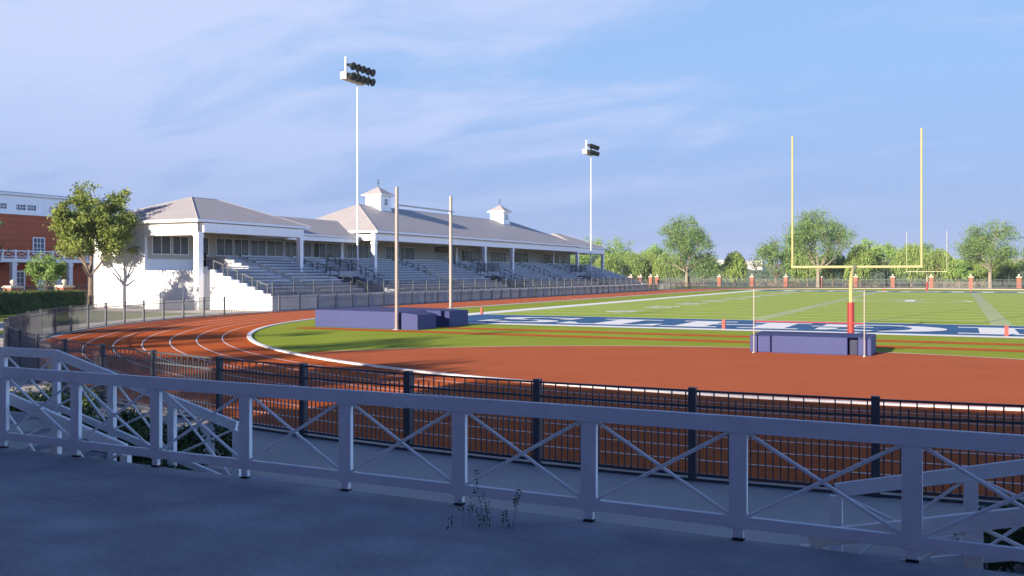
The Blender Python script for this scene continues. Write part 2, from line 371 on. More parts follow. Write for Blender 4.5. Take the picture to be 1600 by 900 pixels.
YC0, YC1 = 6.5, 103.22
RI, RO = 31.5, 39.62
def oval(r, n=64, xc=0):
    p = []
    for i in range(n+1):
        t = PI + PI*i/n; p.append((r*math.cos(t), YC0 + r*math.sin(t)))
    for i in range(n+1):
        t = PI*i/n; p.append((r*math.cos(t), YC1 + r*math.sin(t)))
    return p
def ring(r0, r1, z, n=64):
    a = oval(r0, n); b_ = oval(r1, n); k = len(a); m = MB()
    m.v = [(x,y,z) for x,y in a] + [(x,y,z) for x,y in b_]
    m.f = [(i,(i+1)%k,(i+1)%k+k,i+k) for i in range(k)]
    return m
def sheet(poly, z):
    m = MB(); m.v = [(x,y,z) for x,y in poly]; m.f = [tuple(range(len(poly)))]; return m
def rect(m, x0, x1, y0, y1, z):
    m.add([(x0,y0,z),(x1,y0,z),(x1,y1,z),(x0,y1,z)], [(0,1,2,3)])
def up(o):
    return o

struct(ring(RI, RO, .004).build('running_track', M['track']))
struct(ring(RO, 42.4, -.004).build('concrete_path', M['concrete2']))
struct(sheet(oval(RI), .004).build('infield_grass', M['infield']))
ll = MB()
for k in range(1, 9):
    r = RI + k*(RO-RI)/8 - (.10 if k == 8 else 0); m_ = ring(r-.024, r+.024, .010); ll.add(m_.v, m_.f)
rect(ll, -RO, -RI, 12.0, 12.06, .0105)
struct(ll.build('lane_lines', M['line']))
cu = ring(RI-.18, RI, .05); cu2 = ring(RI, RI+.0, .0)
a = oval(RI-.18); b_ = oval(RI); k = len(a)
cu = MB(); cu.v = [(x,y,.045) for x,y in a]+[(x,y,.045) for x,y in b_]+[(x,y,.0) for x,y in b_]+[(x,y,.0) for x,y in a]
for i in range(k):
    j = (i+1)%k
    cu.f += [(i,j,j+k,i+k),(i+k,j+k,j+2*k,i+2*k),(i+3*k,j+3*k,j,i)]
struct(cu.build('track_kerb', M['line']))
# brown D apron
up_, lo_ = [], []
for i in range(41):
    x = -16.35 + 32.7*i/40
    lo_.append((x, YC0 - math.sqrt((RI-.19)**2 - x*x) )); up_.append((x, max(lo_[-1][1]+.01, -30.0 + math.sqrt(19.0**2 - x*x))))
struct(sheet(lo_ + up_[::-1], .008).build('curve_apron', M['dzone']))
al = MB()
for i in range(40):
    (x0,y0),(x1,y1) = up_[i], up_[i+1]
    if y0 - lo_[i][1] > .02: al.add([(x0,y0-.03,.012),(x1,y1-.03,.012),(x1,y1+.06,.012),(x0,y0+.06,.012)], [(0,1,2,3)])
struct(al.build('apron_line', M['line']))
rw = MB(); rect(rw, -25.6, 29.0, -8.95, -7.85, .012); rect(rw, -18.9, 29.5, -5.75, -4.65, .012)
struct(rw.build('jump_runways', M['track']))
# field
FX = 24.4; FL = 109.73
struct(sheet([(-FX,0),(FX,0),(FX,FL),(-FX,FL)], .010).build('football_field', M['turf']))
bd = MB()
rect(bd, -FX-1.6, -FX, -1.2, FL+1.2, .012); rect(bd, FX, FX+1.6, -1.2, FL+1.2, .012)
rect(bd, -FX, FX, -1.2, 0, .012); rect(bd, -FX, FX, FL, FL+1.2, .012)
struct(bd.build('field_border', M['line']))
ez = MB(); rect(ez, -FX, FX, .0, 9.09, .014); rect(ez, -FX, FX, FL-9.09, FL, .014)
struct(ez.build('end_zones', M['blue']))
yl = MB()
for k in range(0, 21):
    y = 9.144 + k*4.572; hw = .13 if k in (0,20) else .11
    rect(yl, -FX, FX, y-hw, y+hw, .018)
rect(yl, -.9, .9, 9.144+2.7, 9.144+2.85, .018)
struct(yl.build('yard_lines', M['fieldline']))
hs = MB()
for k in range(1, 100):
    if k % 5 == 0: continue
    y = 9.144 + k*.9144
    for x in (-6.4, 6.4): rect(hs, x-.5, x+.5, y-.13, y+.13, .018)
    for x in (-FX+.5, FX-.5): rect(hs, x-.3, x+.3, y-.05, y+.05, .018)
struct(hs.build('hash_marks', M['fieldline']))
h2 = MB()
for k in range(1, 20):
    y = 9.144 + k*4.572
    for x in (-6.4, 6.4): rect(h2, x-.55, x+.55, y-.12, y+.12, .020)
struct(h2.build('hash_crosses', M['line']))
# numbers
def text_mesh(txt, size):
    cu_ = bpy.data.curves.new('t', 'FONT'); cu_.body = txt; cu_.size = size; cu_.align_x = 'CENTER'; cu_.offset = .03*size
    o = bpy.data.objects.new('t', cu_); C.objects.link(o)
    me = bpy.data.meshes.new_from_object(o.evaluated_get(bpy.context.evaluated_depsgraph_get()))
    V = [tuple(v.co) for v in me.vertices]; F = [tuple(p.vertices) for p in me.polygons]
    bpy.data.objects.remove(o); bpy.data.meshes.remove(me); bpy.data.curves.remove(cu_)
    return V, F
nm = MB()
for i, tx in enumerate(['1 0','2 0','3 0','4 0','5 0','4 0','3 0','2 0','1 0']):
    y = 9.144*(i+2); V, F = text_mesh(tx, 3.0)
    # read from the left sideline (top towards the field centre) and mirrored for the right one
    nm.add([(-18.4 + v[1], y - v[0], .022) for v in V], F)
    nm.add([(18.2 - v[1], y + v[0], .022) for v in V], F)
    if i != 4:
        s_ = -1 if i < 4 else 1
        for sx in (-1, 1): nm.add([(sx*17.7, y+s_*1.9, .022),(sx*16.9, y+s_*1.9, .022),(sx*17.3, y+s_*2.6, .022)], [(0,1,2)])
struct(nm.build('yard_numbers', M['line']))
# centre mark
ce = MB()
n = 48
for (r0, r1) in ((5.2, 5.75),):
    for i in range(n):
        t0, t1 = 2*PI*i/n, 2*PI*(i+1)/n
        ce.add([(r0*math.cos(t0),54.86+r0*math.sin(t0),.0225),(r1*math.cos(t0),54.86+r1*math.sin(t0),.0225),(r1*math.cos(t1),54.86+r1*math.sin(t1),.0225),(r0*math.cos(t1),54.86+r0*math.sin(t1),.0225)], [(0,1,2,3)])
struct(ce.build('centre_ring', M['faintline']))
ci = MB(); rect(ci, -1.3, 1.3, 51.6, 52.3, .024); rect(ci, -1.3, 1.3, 57.4, 58.1, .024); rect(ci, -.45, .45, 52.3, 57.4, .024)
struct(ci.build('centre_emblem', M['line']))

# end zone word KNIGHTS, slab serif letters as strokes; local x to the right, y up, height 5.7
def letter(ch):
    "list of polygons; cap height 5.7"
    H_ = 5.7; s = .6
    def r(x0,x1,y0,y1): return [(x0,y0),(x1,y0),(x1,y1),(x0,y1)]
    def arc(cx,cy,ro,ri,ro2,ri2,t0,t1,n=18):
        P = []
        for i in range(n):
            a0 = R(t0+(t1-t0)*i/n); a1 = R(t0+(t1-t0)*(i+1)/n)
            P.append([(cx+ri*math.cos(a0),cy+ri2*math.sin(a0)),(cx+ro*math.cos(a0),cy+ro2*math.sin(a0)),(cx+ro*math.cos(a1),cy+ro2*math.sin(a1)),(cx+ri*math.cos(a1),cy+ri2*math.sin(a1))])
        return P
    if ch == 'I': return [r(.9,2.5,s,H_-s), r(0,3.4,0,s), r(0,3.4,H_-s,H_)], 3.4
    if ch == 'T': return [r(1.95,3.55,s,H_-s), r(1.0,4.5,0,s), r(0,5.5,H_-s,H_), [(0,H_-s),(0,H_-2),(.5,H_-1.7),(1.1,H_-s)], [(5.5,H_-s),(4.4,H_-s),(5.0,H_-1.7),(5.5,H_-2)]], 5.5
    if ch == 'H': return [r(.7,2.3,s,H_-s), r(4.7,6.3,s,H_-s), r(0,3,0,s), r(0,3,H_-s,H_), r(4,7,0,s), r(4,7,H_-s,H_), r(2.3,4.7,2.55,3.15)], 7.0
    if ch == 'N': return [r(.6,1.5,s,H_-s), r(4.9,5.8,s,H_-s), r(0,2.2,0,s), r(4.2,6.5,H_-s,H_), r(0,1.5,H_-s,H_), [(1.5,H_),(.9,H_-.6),(4.5,0),(5.8,0),(5.8,.6),(2.5,H_)]], 6.5
    if ch == 'K': return [r(.7,2.3,s,H_-s), r(0,3,0,s), r(0,3,H_-s,H_), [(2.3,2.2),(4.6,H_-s),(5.6,H_-s),(2.3,1.5)], [(2.9,2.9),(4.0,3.5),(6.0,.6),(4.3,.6)], r(3.9,6.4,0,s), r(3.8,6.2,H_-s,H_)], 6.4
    if ch == 'G':
        P = arc(3.1,2.85,3.1,1.5,2.85,2.25,50,330,26)
        P += [r(4.3,5.9,.5,2.6), r(3.4,6.4,2.4,2.9), [(4.9,3.7),(5.9,3.7),(5.9,5.5),(5.4,5.5),(5.0,4.9)]]
        return P, 6.4
    if ch == 'S':
        P = arc(2.3,4.15,2.2,.95,1.55,.95,35,265,18)
        P += arc(2.3,1.6,2.25,1.0,1.6,1.0,-145,85,18)
        P += [[(.05,.1),(.5,.1),(.9,.9),(.9,2.0),(.05,2.0)], [(3.7,3.9),(4.45,3.9),(4.45,5.6),(4.0,5.6),(3.7,4.9)]]
        return P, 4.5
starts = {'S':(-20.6,-16.05),'T':(-15.6,-10.1),'H':(-9.8,-2.8),'G':(-2.5,3.85),'I':(4.3,7.7),'N':(8.1,14.6),'K':(15.0,21.4)}
def zone_word(name, flip):
    m_ = MB(); zz = 0
    for ch, (xa, xb) in starts.items():
        P, wd = letter(ch)
        for q, poly in enumerate(P):
            # turned 180 degrees: reads from the field side
            pts = [(xb - p[0]*(xb-xa)/wd, 6.8 - p[1]) for p in poly]
            if flip: pts = [(-x, FL - y) for x, y in pts]
            m_.add([(x, y, .018 + .0004*q) for x, y in pts], [tuple(range(len(pts)))])
    struct(m_.build(name, M['line'], fix=True))
zone_word('end_zone_lettering', False); zone_word('end_zone_lettering', True)

# paving round the stand, and foreground walk
struct(sheet([(-58.9,2.4),(-42.4,2.4),(-42.4,6.59),(-58.9,6.59)], -.012).build('pavement', M['concrete2']))
struct(sheet([(-85,-11),(-62.5,-11),(-62.5,60),(-85,60)], -.014).build('car_park', M['asphalt']))
struct(sheet([(-120,-62),(-37.002,-62),(-37.002,-16.6),(-40.5,-11.2),(-52,-10.7),(-120,-10.7)], -.010).build('approach_path', M['concrete2']))
struct(sheet([(-37,-62),(60,-62),(60,-5),(42,-5),(42,-20)] + [(42*math.cos(R(t)), YC0+42*math.sin(R(t))) for t in range(-40,-141,-4)] + [(-37,-20)], -.006).build('concrete_walk', M['concrete']))
TZ = .785; YE = -38.56
t_ = MB(); t_.box(-12, 14, -57.7, YE, -.1, TZ); t_.box(-12, -6.8, YE+.0, -36.72, -.1, TZ-.003); t_.box(6.8, 14, YE, -36.72, -.1, TZ-.003)
struct(t_.build('terrace', M['terrace'], bevel=0))
for sgn in (-1, 1):
    b_ = MB()
    for k in range(5):
        xa, xb = sgn*(6.8 - .32*k), sgn*(6.8 - .32*(k+1)); zt_ = TZ*(1-(k+1)/5.5)
        b_.box(min(xa,xb), max(xa,xb), YE+.004, -36.76, -.05, zt_)
    struct(b_.build('steps', M['terrace']))

# ------------------------------------------------------------ grandstand
GS = empty('grandstand', (-52, 55, 0))
inv = lambda o: o
def gpart(mb, name, m, parent=None, **k):
    o = mb.build(name, m, parent or GS, **k)
    if parent is None or parent == GS: o.matrix_parent_inverse = Matrix.Translation(-GS.location)
    return o
tag(GS, 'long white covered grandstand with hipped pale roofs and two cupolas beside the track', 'grandstand')
BW = -52.75; FXW = -40.95
# stepped profile
nrow = 12; dz_ = 3.05/nrow; dx_ = 9.2/nrow
def prof(k0, zb):
    P = []
    x = FXW - k0*dx_; z = 1.08 + k0*dz_
    P.append((x, zb))
    for k in range(k0, nrow):
        P.append((x, z)); x -= dx_; P.append((x, z)); z += dz_
    P.append((x, z)); P.append((BW+.02, z)); P.append((BW+.02, zb))
    return P
VOM = [(20.2,25.0),(48.5,53.9),(77.0,82.7)]
YS, YEND = 7.62, 97.0
segs = [(12.8,20.2),(25.0,48.5),(53.9,77.0),(82.7,YEND)]
for (a0,b0) in segs:
    gpart(MB().prism(prof(0,0), 'y', a0, b0), 'tier', M['tier'])
for (a0,b0) in VOM:
    P = prof(6, 0)
    x6 = P[0][0]
    P[0] = (x6, 2.45); P[-1] = (BW+.02, 2.45)
    gpart(MB().prism(P, 'y', a0, b0), 'upper_tier', M['tier'])
    gpart(MB().box(FXW-2.4, FXW, a0, b0, 0, 1.08), 'entry_floor', M['tier'])
    gpart(MB().box(x6-.2, x6, a0, a0+1.5, 1.09, 2.95), 'entry_wall', M['tier'])
    d_ = gpart(MB().box(x6-.5, x6-.3, a0+1.5, b0, 1.09, 2.44), 'entry_opening', M['dark'])
    gpart(MB().box(x6-.2, x6+.02, a0+1.5, b0, 2.46, 2.98), 'lintel', M['tier'])
    fl = MB()
    for q in range(4):
        fl.box(FXW-2.4-(q+1)*.6, FXW-2.4-q*.6, a0, b0, 0, 1.08-.0*q)
    gpart(fl, 'entry_steps', M['tier'])
# stepped cheek wall at the near end, siding return beside it
P = prof(0, 0); P = [(x+.0, z+(.16 if 0 < i < len(P)-1 else 0)) for i,(x,z) in enumerate(P)]
P = [p if p[0] > -47.4 else (-47.4, p[1]) for p in P]
Q = []
for p in P:
    if not Q or p != Q[-1]: Q.append(p)
gpart(MB().prism(Q, 'y', YS-.22, YS-.004), 'cheek_wall', M['white'])
gpart(MB().prism(P, 'y', YEND+.004, YEND+.2), 'cheek_wall', M['white'])
Pn = prof(0,0); Pc = [p for p in Pn if p[0] > -47.4]; Pc += [(-47.4, Pc[-1][1]), (-47.4, 0)]
gpart(MB().prism(Pc, 'y', YS, 12.79), 'tier', M['tier'])
gpart(MB().box(-52.74, -47.41, 6.86, 12.79, 2.6, 2.9), 'gallery_floor', M['tier'])
gpart(MB().box(-52.9, BW, 6.86, 12.79, 2.9, 3.9), 'gallery_wall', M['siding'])
# seating: sections with bench planks
ben = [(8.3,12.75,0),(14.0,19.7,0),(25.9,36.4,0),(37.3,47.7,0),(54.9,65.7,0),(66.6,76.5,0),(83.9,96.4,0),
       (20.6,24.6,8),(49.0,53.4,8),(77.4,82.2,8)]
for (a0,b0,k0) in ben:
    first = None
    sec = gpart(MB().box(FXW-k0*dx_-.595, FXW-k0*dx_-.575, a0+.01, b0-.01, 1.08+k0*dz_+.25, 1.08+k0*dz_+.325), 'seating_section', M['alu'])
    for k in range(k0, nrow if a0 != 8.3 else 8):
        x = FXW - k*dx_; z = 1.08 + k*dz_
        b_ = MB().box(x-.60, x-.32, a0, b0, z+.33, z+.40)
        y = a0+.4
        while y < b0:
            b_.box(x-.60, x-.57, y-.02, y+.02, z+.003, z+.328); y += 2.6
        o = b_.build('bench', M['alu'], sec); o.data.materials.append(M['black'])
        for p_ in o.data.polygons:
            if abs(p_.normal.y) > .9: p_.material_index = 1  # end faces coloured black, standing in for shade where the sun would glare
# front wall + railing
gpart(MB().box(FXW+.004, FXW+.18, YS-.22, YEND+.2, 0, 1.10), 'front_wall', M['concrete'])
pan = MB(); post = MB()
pl = 2.42
for z in (1.22, 1.85, 2.02): pan.box(-.02,.02, 0.04, pl-.04, z-.015, z+.015)
n = 16
for i in range(1,n): pan.box(-.009,.009, i*pl/n-.009, i*pl/n+.009, 1.22, 2.02)
post.box(-.035,.035,-.035,.035,1.10,2.12)
po = pa = None; y = YS-.1
while y < YEND:
    def put(o0, mb, nm_, m_):
        if o0 is None:
            o = mb.build(nm_, m_, GS); return o, o
        o = o0.copy(); C.objects.link(o); o.parent = GS; return o, o0
    o, po = put(po, post, 'railing_post', M['fence']); o.location = (FXW+.09-GS.location.x, y-GS.location.y, 0)
    if y + pl < YEND+.3:
        o, pa = put(pa, pan, 'railing_panel', M['black']); o.location = (FXW+.09-GS.location.x, y-GS.location.y, 0)
    y += pl
# aisle handrails
hr = MB(); L_ = .95; hd = L_*dz_/dx_
hr.bar((0,0,0),(0,0,.80),.05,.05); hr.bar((-L_,0,hd),(-L_,0,hd+.80),.05,.05); hr.bar((.02,0,.78),(-L_-.02,0,hd+.80),.05,.06)
he = MB()
he.bar((0,0,0),(0,0,.80),.08,.08).bar((-L_,0,hd),(-L_,0,hd+.80),.08,.08).bar((.04,0,.80),(-L_-.04,0,hd+.82),.07,.09)
h0 = None; h1 = None
for (ya, lo, hi) in [(7.5,0,5),(20.0,0,5),(25.3,0,6),(36.85,0,6),(48.2,0,6),(54.25,0,6),(66.1,0,6),(76.9,0,6),(83.2,0,6)]:
    for i in range(lo, hi):
        x = FXW - .35 - i*1.42
        kk = (FXW - x)/dx_; z = 1.08 + int(kk)*dz_
        if ya < 8:
            if h1 is None: h1 = he.build('end_handrail', M['fencepost'], GS); o = h1
            else: o = h1.copy(); C.objects.link(o)
        elif h0 is None: h0 = hr.build('handrail', M['black'], GS); o = h0
        else: o = h0.copy(); C.objects.link(o)
        o.location = (x-GS.location.x, ya-GS.location.y, z)
# railings round the stairwell heads
for (a0,b0) in VOM:
    x6 = FXW - 6*dx_
    m_ = MB(); z0 = 2.98
    for z in (z0+.1, z0+.95): m_.box(x6-.12, x6-.08, a0, b0, z-.015, z+.015)
    nb = int((b0-a0)/.13)
    for i in range(nb+1):
        y = a0+(b0-a0)*i/nb; wd = .03 if i % 14 == 0 else .009
        m_.box(x6-.10-wd, x6-.10+wd, y-wd, y+wd, z0, z0+(1.05 if i % 14 == 0 else .95))
    gpart(m_, 'stairhead_railing', M['black'])
# end wall (near, faces the camera side)
ew = MB()
ew.box(-58.4,-47.45,6.6,6.85,0,2.98); ew.box(-58.4,-52.75,6.6,6.85,2.98,5.66); ew.box(-58.4,-47.45,6.6,6.85,5.66,6.74)
gpart(ew, 'end_wall', M['siding'])
gpart(MB().box(-47.45,-47.25,6.86,YS-.23,0,2.75), 'return_wall', M['siding'])
gpart(MB().box(-52.75,-47.2,6.5,6.599,5.70,6.5).box(-58.6,-52.751,6.5,6.599,6.3,6.5), 'end_beam', M['white'], bevel=.01)
for (xa,xb) in ((-55.6,-53.3),(-51.0,-48.8)):
    d_ = gpart(MB().box(xa,xb,6.55,6.598,0,2.25), 'service_door', M['white'], bevel=.01)
    f = MB()
    for (p,q,r_,s_) in ((xa-.1,xa,0,2.35),(xb,xb+.1,0,2.35),(xa,xb,2.26,2.35)): f.box(p,q,6.50,6.597,r_,s_)
    f.build('door_frame', M['white'], d_)
    MB().box((xa+xb)/2-.12,(xa+xb)/2+.12,6.51,6.54,1.0,1.04).build('door_handle', M['grey'], d_)
# rear wall, far end wall, window wall, ceilings
gpart(MB().box(-58.4,-58.15,6.86,94.5,0,6.7), 'rear_wall', M['siding'])
gpart(MB().box(-58.14,BW-.3,94.25,94.5,0,6.7), 'far_wall', M['siding'])
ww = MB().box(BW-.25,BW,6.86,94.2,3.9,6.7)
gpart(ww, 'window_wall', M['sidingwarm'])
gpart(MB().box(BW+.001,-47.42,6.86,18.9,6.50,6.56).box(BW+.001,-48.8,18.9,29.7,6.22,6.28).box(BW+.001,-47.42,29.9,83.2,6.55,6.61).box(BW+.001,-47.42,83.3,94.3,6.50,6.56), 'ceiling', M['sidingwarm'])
wins = [(7.28,9.17),(9.35,11.1),(12.09,13.35),(14.18,16.24),(16.34,18.23),(18.45,20.44),(25.85,27.1),(27.36,29.32),(29.45,31.57),(32.89,36.81),(36.95,38.0),(39.99,42.4),(42.9,46.2),
        (57.3,60.2),(60.35,63.36),(65.35,70.32),(71.69,77.73),(83.0,89.35),(90.05,94.0),(20.6,22.9),(23.1,25.7)]
for (a0,b0) in wins:
    f = MB(); z0, z1 = 4.25, 5.80
    f.box(BW+.002,BW+.07,a0,a0+.07,z0,z1).box(BW+.002,BW+.07,b0-.07,b0,z0,z1).box(BW+.002,BW+.07,a0+.07,b0-.07,z0,z0+.07).box(BW+.002,BW+.07,a0+.07,b0-.07,z1-.07,z1)
    nm_ = max(1, round((b0-a0)/1.0)); 
    for i in range(1, nm_): y = a0+(b0-a0)*i/nm_; f.box(BW+.002,BW+.06,y-.03,y+.03,z0+.07,z1-.07)
    wo = gpart(f, 'window', M['white'])
    MB().box(BW+.004,BW+.025,a0+.07,b0-.07,z0+.07,z1-.07).build('pane', M['glass'], wo)
# sign board over the middle entrance
sb = gpart(MB().box(BW+.001,BW+.08,50.7,54.8,5.35,6.0), 'sign_board', M['signbrown'])
lt = MB(); V, F = text_mesh('KNIGHTS', .5)
lt.add([(BW+.085, 52.75 + v[0], 5.52 + v[1]) for v in V], F); lt.build('sign_lettering', M['signgold'], sb)
# columns
def column(x, y, z0, z1, wd=.42):
    m_ = MB().box(x-wd/2,x+wd/2,y-wd/2,y+wd/2,z0,z1).box(x-wd/2-.05,x+wd/2+.05,y-wd/2-.05,y+wd/2+.05,z1-.32,z1-.18)
    gpart(m_, 'column', M['white'], bevel=.012)
column(-47.25,6.68,0,5.88,.5)
for (x,y,z0,z1) in [(-47.2,18.5,1.9,5.88),(-47.2,29.8,1.9,6.0),(-51.2,29.8,3.3,6.0),(-47.2,53.1,1.0,6.0),(-47.2,60.8,1.9,6.0),(-47.2,83.2,1.9,6.0),(-51.2,83.2,3.3,6.0),(-47.2,94.2,1.9,5.88),(-51.2,53.1,3.3,6.0),(-51.2,60.8,3.3,6.0)]:
    column(x,y,z0,z1)
bm_ = MB()
bm_.box(-47.45,-46.95,6.94,18.75,5.86,6.60); bm_.box(-52.74,-47.46,18.3,18.7,5.86,6.4)
bm_.box(-49.2,-48.8,18.8,29.5,5.75,6.25)
bm_.box(-47.45,-46.95,29.6,83.4,6.0,6.72); bm_.box(-52.74,-47.46,29.6,30.0,6.0,6.6); bm_.box(-52.74,-47.46,83.0,83.4,6.0,6.6)
bm_.box(-47.45,-46.95,83.5,94.4,5.86,6.60); bm_.box(-52.74,-47.46,94.0,94.4,5.86,6.5)
gpart(bm_, 'eaves_beam', M['white'], bevel=.02)
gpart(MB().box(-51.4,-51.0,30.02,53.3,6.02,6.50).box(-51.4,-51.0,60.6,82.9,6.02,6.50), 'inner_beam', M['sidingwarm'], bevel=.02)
# roofs
def hip(x0,x1,y0,y1,ze,xr,r0,r1,zr,th=.22):
    v = [(x0,y0,ze),(x1,y0,ze),(x1,y1,ze),(x0,y1,ze),(xr,r0,zr),(xr,r1,zr),(x0,y0,ze-th),(x1,y0,ze-th),(x1,y1,ze-th),(x0,y1,ze-th)]
    m_ = MB().add(v, [(0,1,4),(1,2,5,4),(2,3,5),(3,0,4,5)])
    f_ = MB()
    f_.box(x0,x1,y0-.03,y0+.0,ze-th,ze-.012).box(x0,x1,y1,y1+.03,ze-th,ze-.012).box(x1,x1+.03,y0-.03,y1+.03,ze-th,ze-.012).box(x0-.03,x0,y0-.03,y1+.03,ze-th,ze-.012)
    f_.add([(x0,y0,ze-th+.02),(x1,y0,ze-th+.02),(x1,y1,ze-th+.02),(x0,y1,ze-th+.02)], [(0,1,2,3)])
    ro_ = gpart(m_, 'roof', M['roof'], fix=False)
    f_.build('fascia', M['white'], ro_)
    g = MB()
    for (a1,b1) in (((x1,y0,ze),(xr,r0,zr)),((x1,y1,ze),(xr,r1,zr)),((xr,r0,zr),(xr,r1,zr)),((x0,y0,ze),(xr,r0,zr))): g.cyl((a1[0],a1[1],a1[2]+.0),(b1[0],b1[1],b1[2]),.035,.035,6)
    g.build('ridge_cap', M['roof'], ro_)
    return ro_
hip(-59.0,-46.75,6.1,19.3,6.86,-52.8,11.5,14.5,9.07)
hip(-59.0,-46.5,29.3,83.6,6.96,-52.75,35,72,10.06)
hip(-59.0,-46.75,82.6,95.4,6.86,-52.8,87.5,90.5,9.07)
m_ = MB().add([(-48.6,15,6.36),(-48.6,32,6.36),(-52.8,32,8.12),(-52.8,15,8.12),(-57.0,32,6.36),(-57.0,15,6.36)], [(0,1,2,3),(3,2,4,5)])
lr = gpart(m_, 'roof', M['roof']); MB().box(-48.62,-48.58,19.34,29.28,6.2,6.345).build('fascia', M['white'], lr)
# cupolas
def cupola(y):
    x = -52.75; s_ = 1.0
    c_ = gpart(MB().box(x-s_,x+s_,y-s_,y+s_,8.9,11.2), 'cupola', M['white'], bevel=.015)
    MB().box(x-s_-.06,x+s_+.06,y-s_-.06,y+s_+.06,9.55,9.75).build('base_trim', M['white'], c_)
    MB().box(x-1.32,x+1.32,y-1.32,y+1.32,11.2,11.33).build('eave', M['white'], c_)
    MB().add([(x-1.32,y-1.32,11.335),(x+1.32,y-1.32,11.335),(x+1.32,y+1.32,11.335),(x-1.32,y+1.32,11.335),(x,y,12.25)], [(0,1,4),(1,2,4),(2,3,4),(3,0,4),(0,3,2,1)]).build('cupola_roof', M['roof'], c_)
    for sx in (1,-1):
        f = MB().box(x+sx*s_+(.0 if sx>0 else -.05),x+sx*s_+(.05 if sx>0 else .0),y-.32,y+.32,10.1,10.95).build('louvre_frame', M['white'], c_)
        l_ = MB()
        for i in range(2):
            for j in range(2):
                yy = y-.22+.24*i; zz = 10.2+.36*j
                xx = x+sx*(s_+.052)
                l_.box(min(xx,xx+sx*.01),max(xx,xx+sx*.01),yy,yy+.19,zz,zz+.3)
        l_.build('louvre', M['glassblue'], c_)
    fn = MB().lathe((x,y,12.2), [(.03,0),(.06,.06),(.02,.15),(.02,.35),(.08,.43),(.08,.5),(.02,.58),(.012,.95)], 10)
    fn.bar((x-.25,y,12.95),(x+.3,y,12.95),.02,.05); fn.build('finial', M['black'], c_)
cupola(38.7); cupola(68.4)

# ------------------------------------------------------------ floodlight masts
def mast(x, y, z0, zt, label):
    t = tag(empty('floodlight_mast', (x,y,z0)), label, 'floodlight mast', 'floodlight masts rising out of the grandstand')
    MB().cyl((0,0,0),(0,0,zt-z0),.085,.055,12).cyl((0,0,0),(0,0,.08),.3,.3,12).build('mast_pole', M['white'], t)
    h_ = zt - z0
    fr = MB()
    for zz in (h_+.35, h_+1.25): fr.box(-.06,.06,-1.75,1.75,zz-.09,zz+.09)
    fr.box(-.04,.04,-1.8,-1.7,h_-.1,h_+1.85).box(-.04,.04,1.7,1.8,h_-.1,h_+1.6).box(-.1,.1,-.1,.1,h_-.05,h_+1.3)
    fr.build('cross_frame', M['black'], t)
    MB().box(-.05,-.03,-1.85,-1.72,h_-.1,h_+1.9).box(-.08,.08,-1.88,-1.84,h_-.1,h_+1.9).build('edge_plate', M['white'], t)
    MB().box(-.72,-.12,-1.7,1.5,h_-.05,h_+.62).build('ballast_cabinet', M['cabinet'], t, bevel=.02)
    for zz in (h_+.35, h_+1.25):
        for i in range(5):
            yy = -1.5 + i*.78
            l_ = MB(); a_ = Vector((.08,yy,zz)); d = Vector((.93,0,-.36)).normalized()
            l_.cyl(a_, a_+d*.22,.13,.17,12); l_.cyl(a_+d*.22,a_+d*.55,.19,.37,14,caps=False); l_.cyl(a_+d*.55,a_+d*.60,.38,.38,14,caps=False)
            lo = l_.build('floodlight', M['lampblack'], t)
            MB().cyl(a_+d*.5,a_+d*.51,.345,.345,14).build('lamp_lens', M['lens'], lo)
    return t
mast(-45.9, 25.2, 1.5, 20.6, 'white floodlight mast nearer the camera, rising from the stairwell before the first cupola')
mast(-45.9, 85.6, 1.5, 20.9, 'white floodlight mast at the far end of the grandstand, standing against the sky and trees')

# ------------------------------------------------------------ dark picket fence round the track
FR = 39.9
def fence_panel_mesh(L, h=1.2, n=24, pw=.008):
    m_ = MB()
    m_.box(.035,L-.035,-.014,.014,h-.03,h-.002); m_.box(.035,L-.035,-.012,.012,h-.23,h-.20); m_.box(.035,L-.035,-.014,.014,.07,.10)
    m_.box(.035,L-.035,-.03,.03,.0,.035)
    for i in range(1,n):
        x = i*L/n; z1 = h-.03 if i % 2 else h-.11
        m_.box(x-pw,x+pw,-pw,pw,.10 if 1 else 0,z1)
    return m_
def fence_post_mesh(h=1.24):
    return MB().box(-.05,.05,-.045,.045,0,h-.01).box(-.053,.053,-.048,.048,h-.01,h)
class Fence:
    def __init__(s, root, L, h=1.2, n=24, pw=.008, pm='fencepost', gm='fence'):
        s.root = root; s.pan = fence_panel_mesh(L,h,n,pw); s.post = fence_post_mesh(h+.03); s.p0 = s.q0 = None; s.pm = pm; s.gm = gm
    def place(s, p, q=None):
        rx = s.root.location
        if s.p0 is None: s.p0 = s.post.build('fence_post', M[s.pm], s.root); o = s.p0
        else: o = s.p0.copy(); C.objects.link(o)
        a_ = math.atan2(q[1]-p[1], q[0]-p[0]) if q else 0
        o.location = (p[0]-rx.x, p[1]-rx.y, 0); o.rotation_euler = (0,0,a_)
        if q:
            if s.q0 is None: s.q0 = s.pan.build('picket_panel', M[s.gm], s.root); o = s.q0
            else: o = s.q0.copy(); C.objects.link(o)
            o.location = (p[0]-rx.x, p[1]-rx.y, 0); o.rotation_euler = (0,0,a_)
            ln = math.hypot(q[0]-p[0], q[1]-p[1]); o.scale = (ln/2.25,1,1)
f1 = tag(empty('track_fence', (0,-33.4,0)), 'dark picket fence curving round the near end of the track and past the grandstand', 'fence')
F1 = Fence(f1, 2.25)
pts = []
st = 2*math.asin(2.25/2/FR)
k0 = 4
for k in range(-k0, 27):
    t = -PI/2 - R(1.62) * -1 - k*st + 0
    pts.append((FR*math.cos(t), YC0 + FR*math.sin(t)))
y = pts[-1][1]
yy = YC0+.6
while yy < YC1+1: pts.append((-FR, yy)); yy += 2.25
for i in range(len(pts)-1): F1.place(pts[i], pts[i+1])
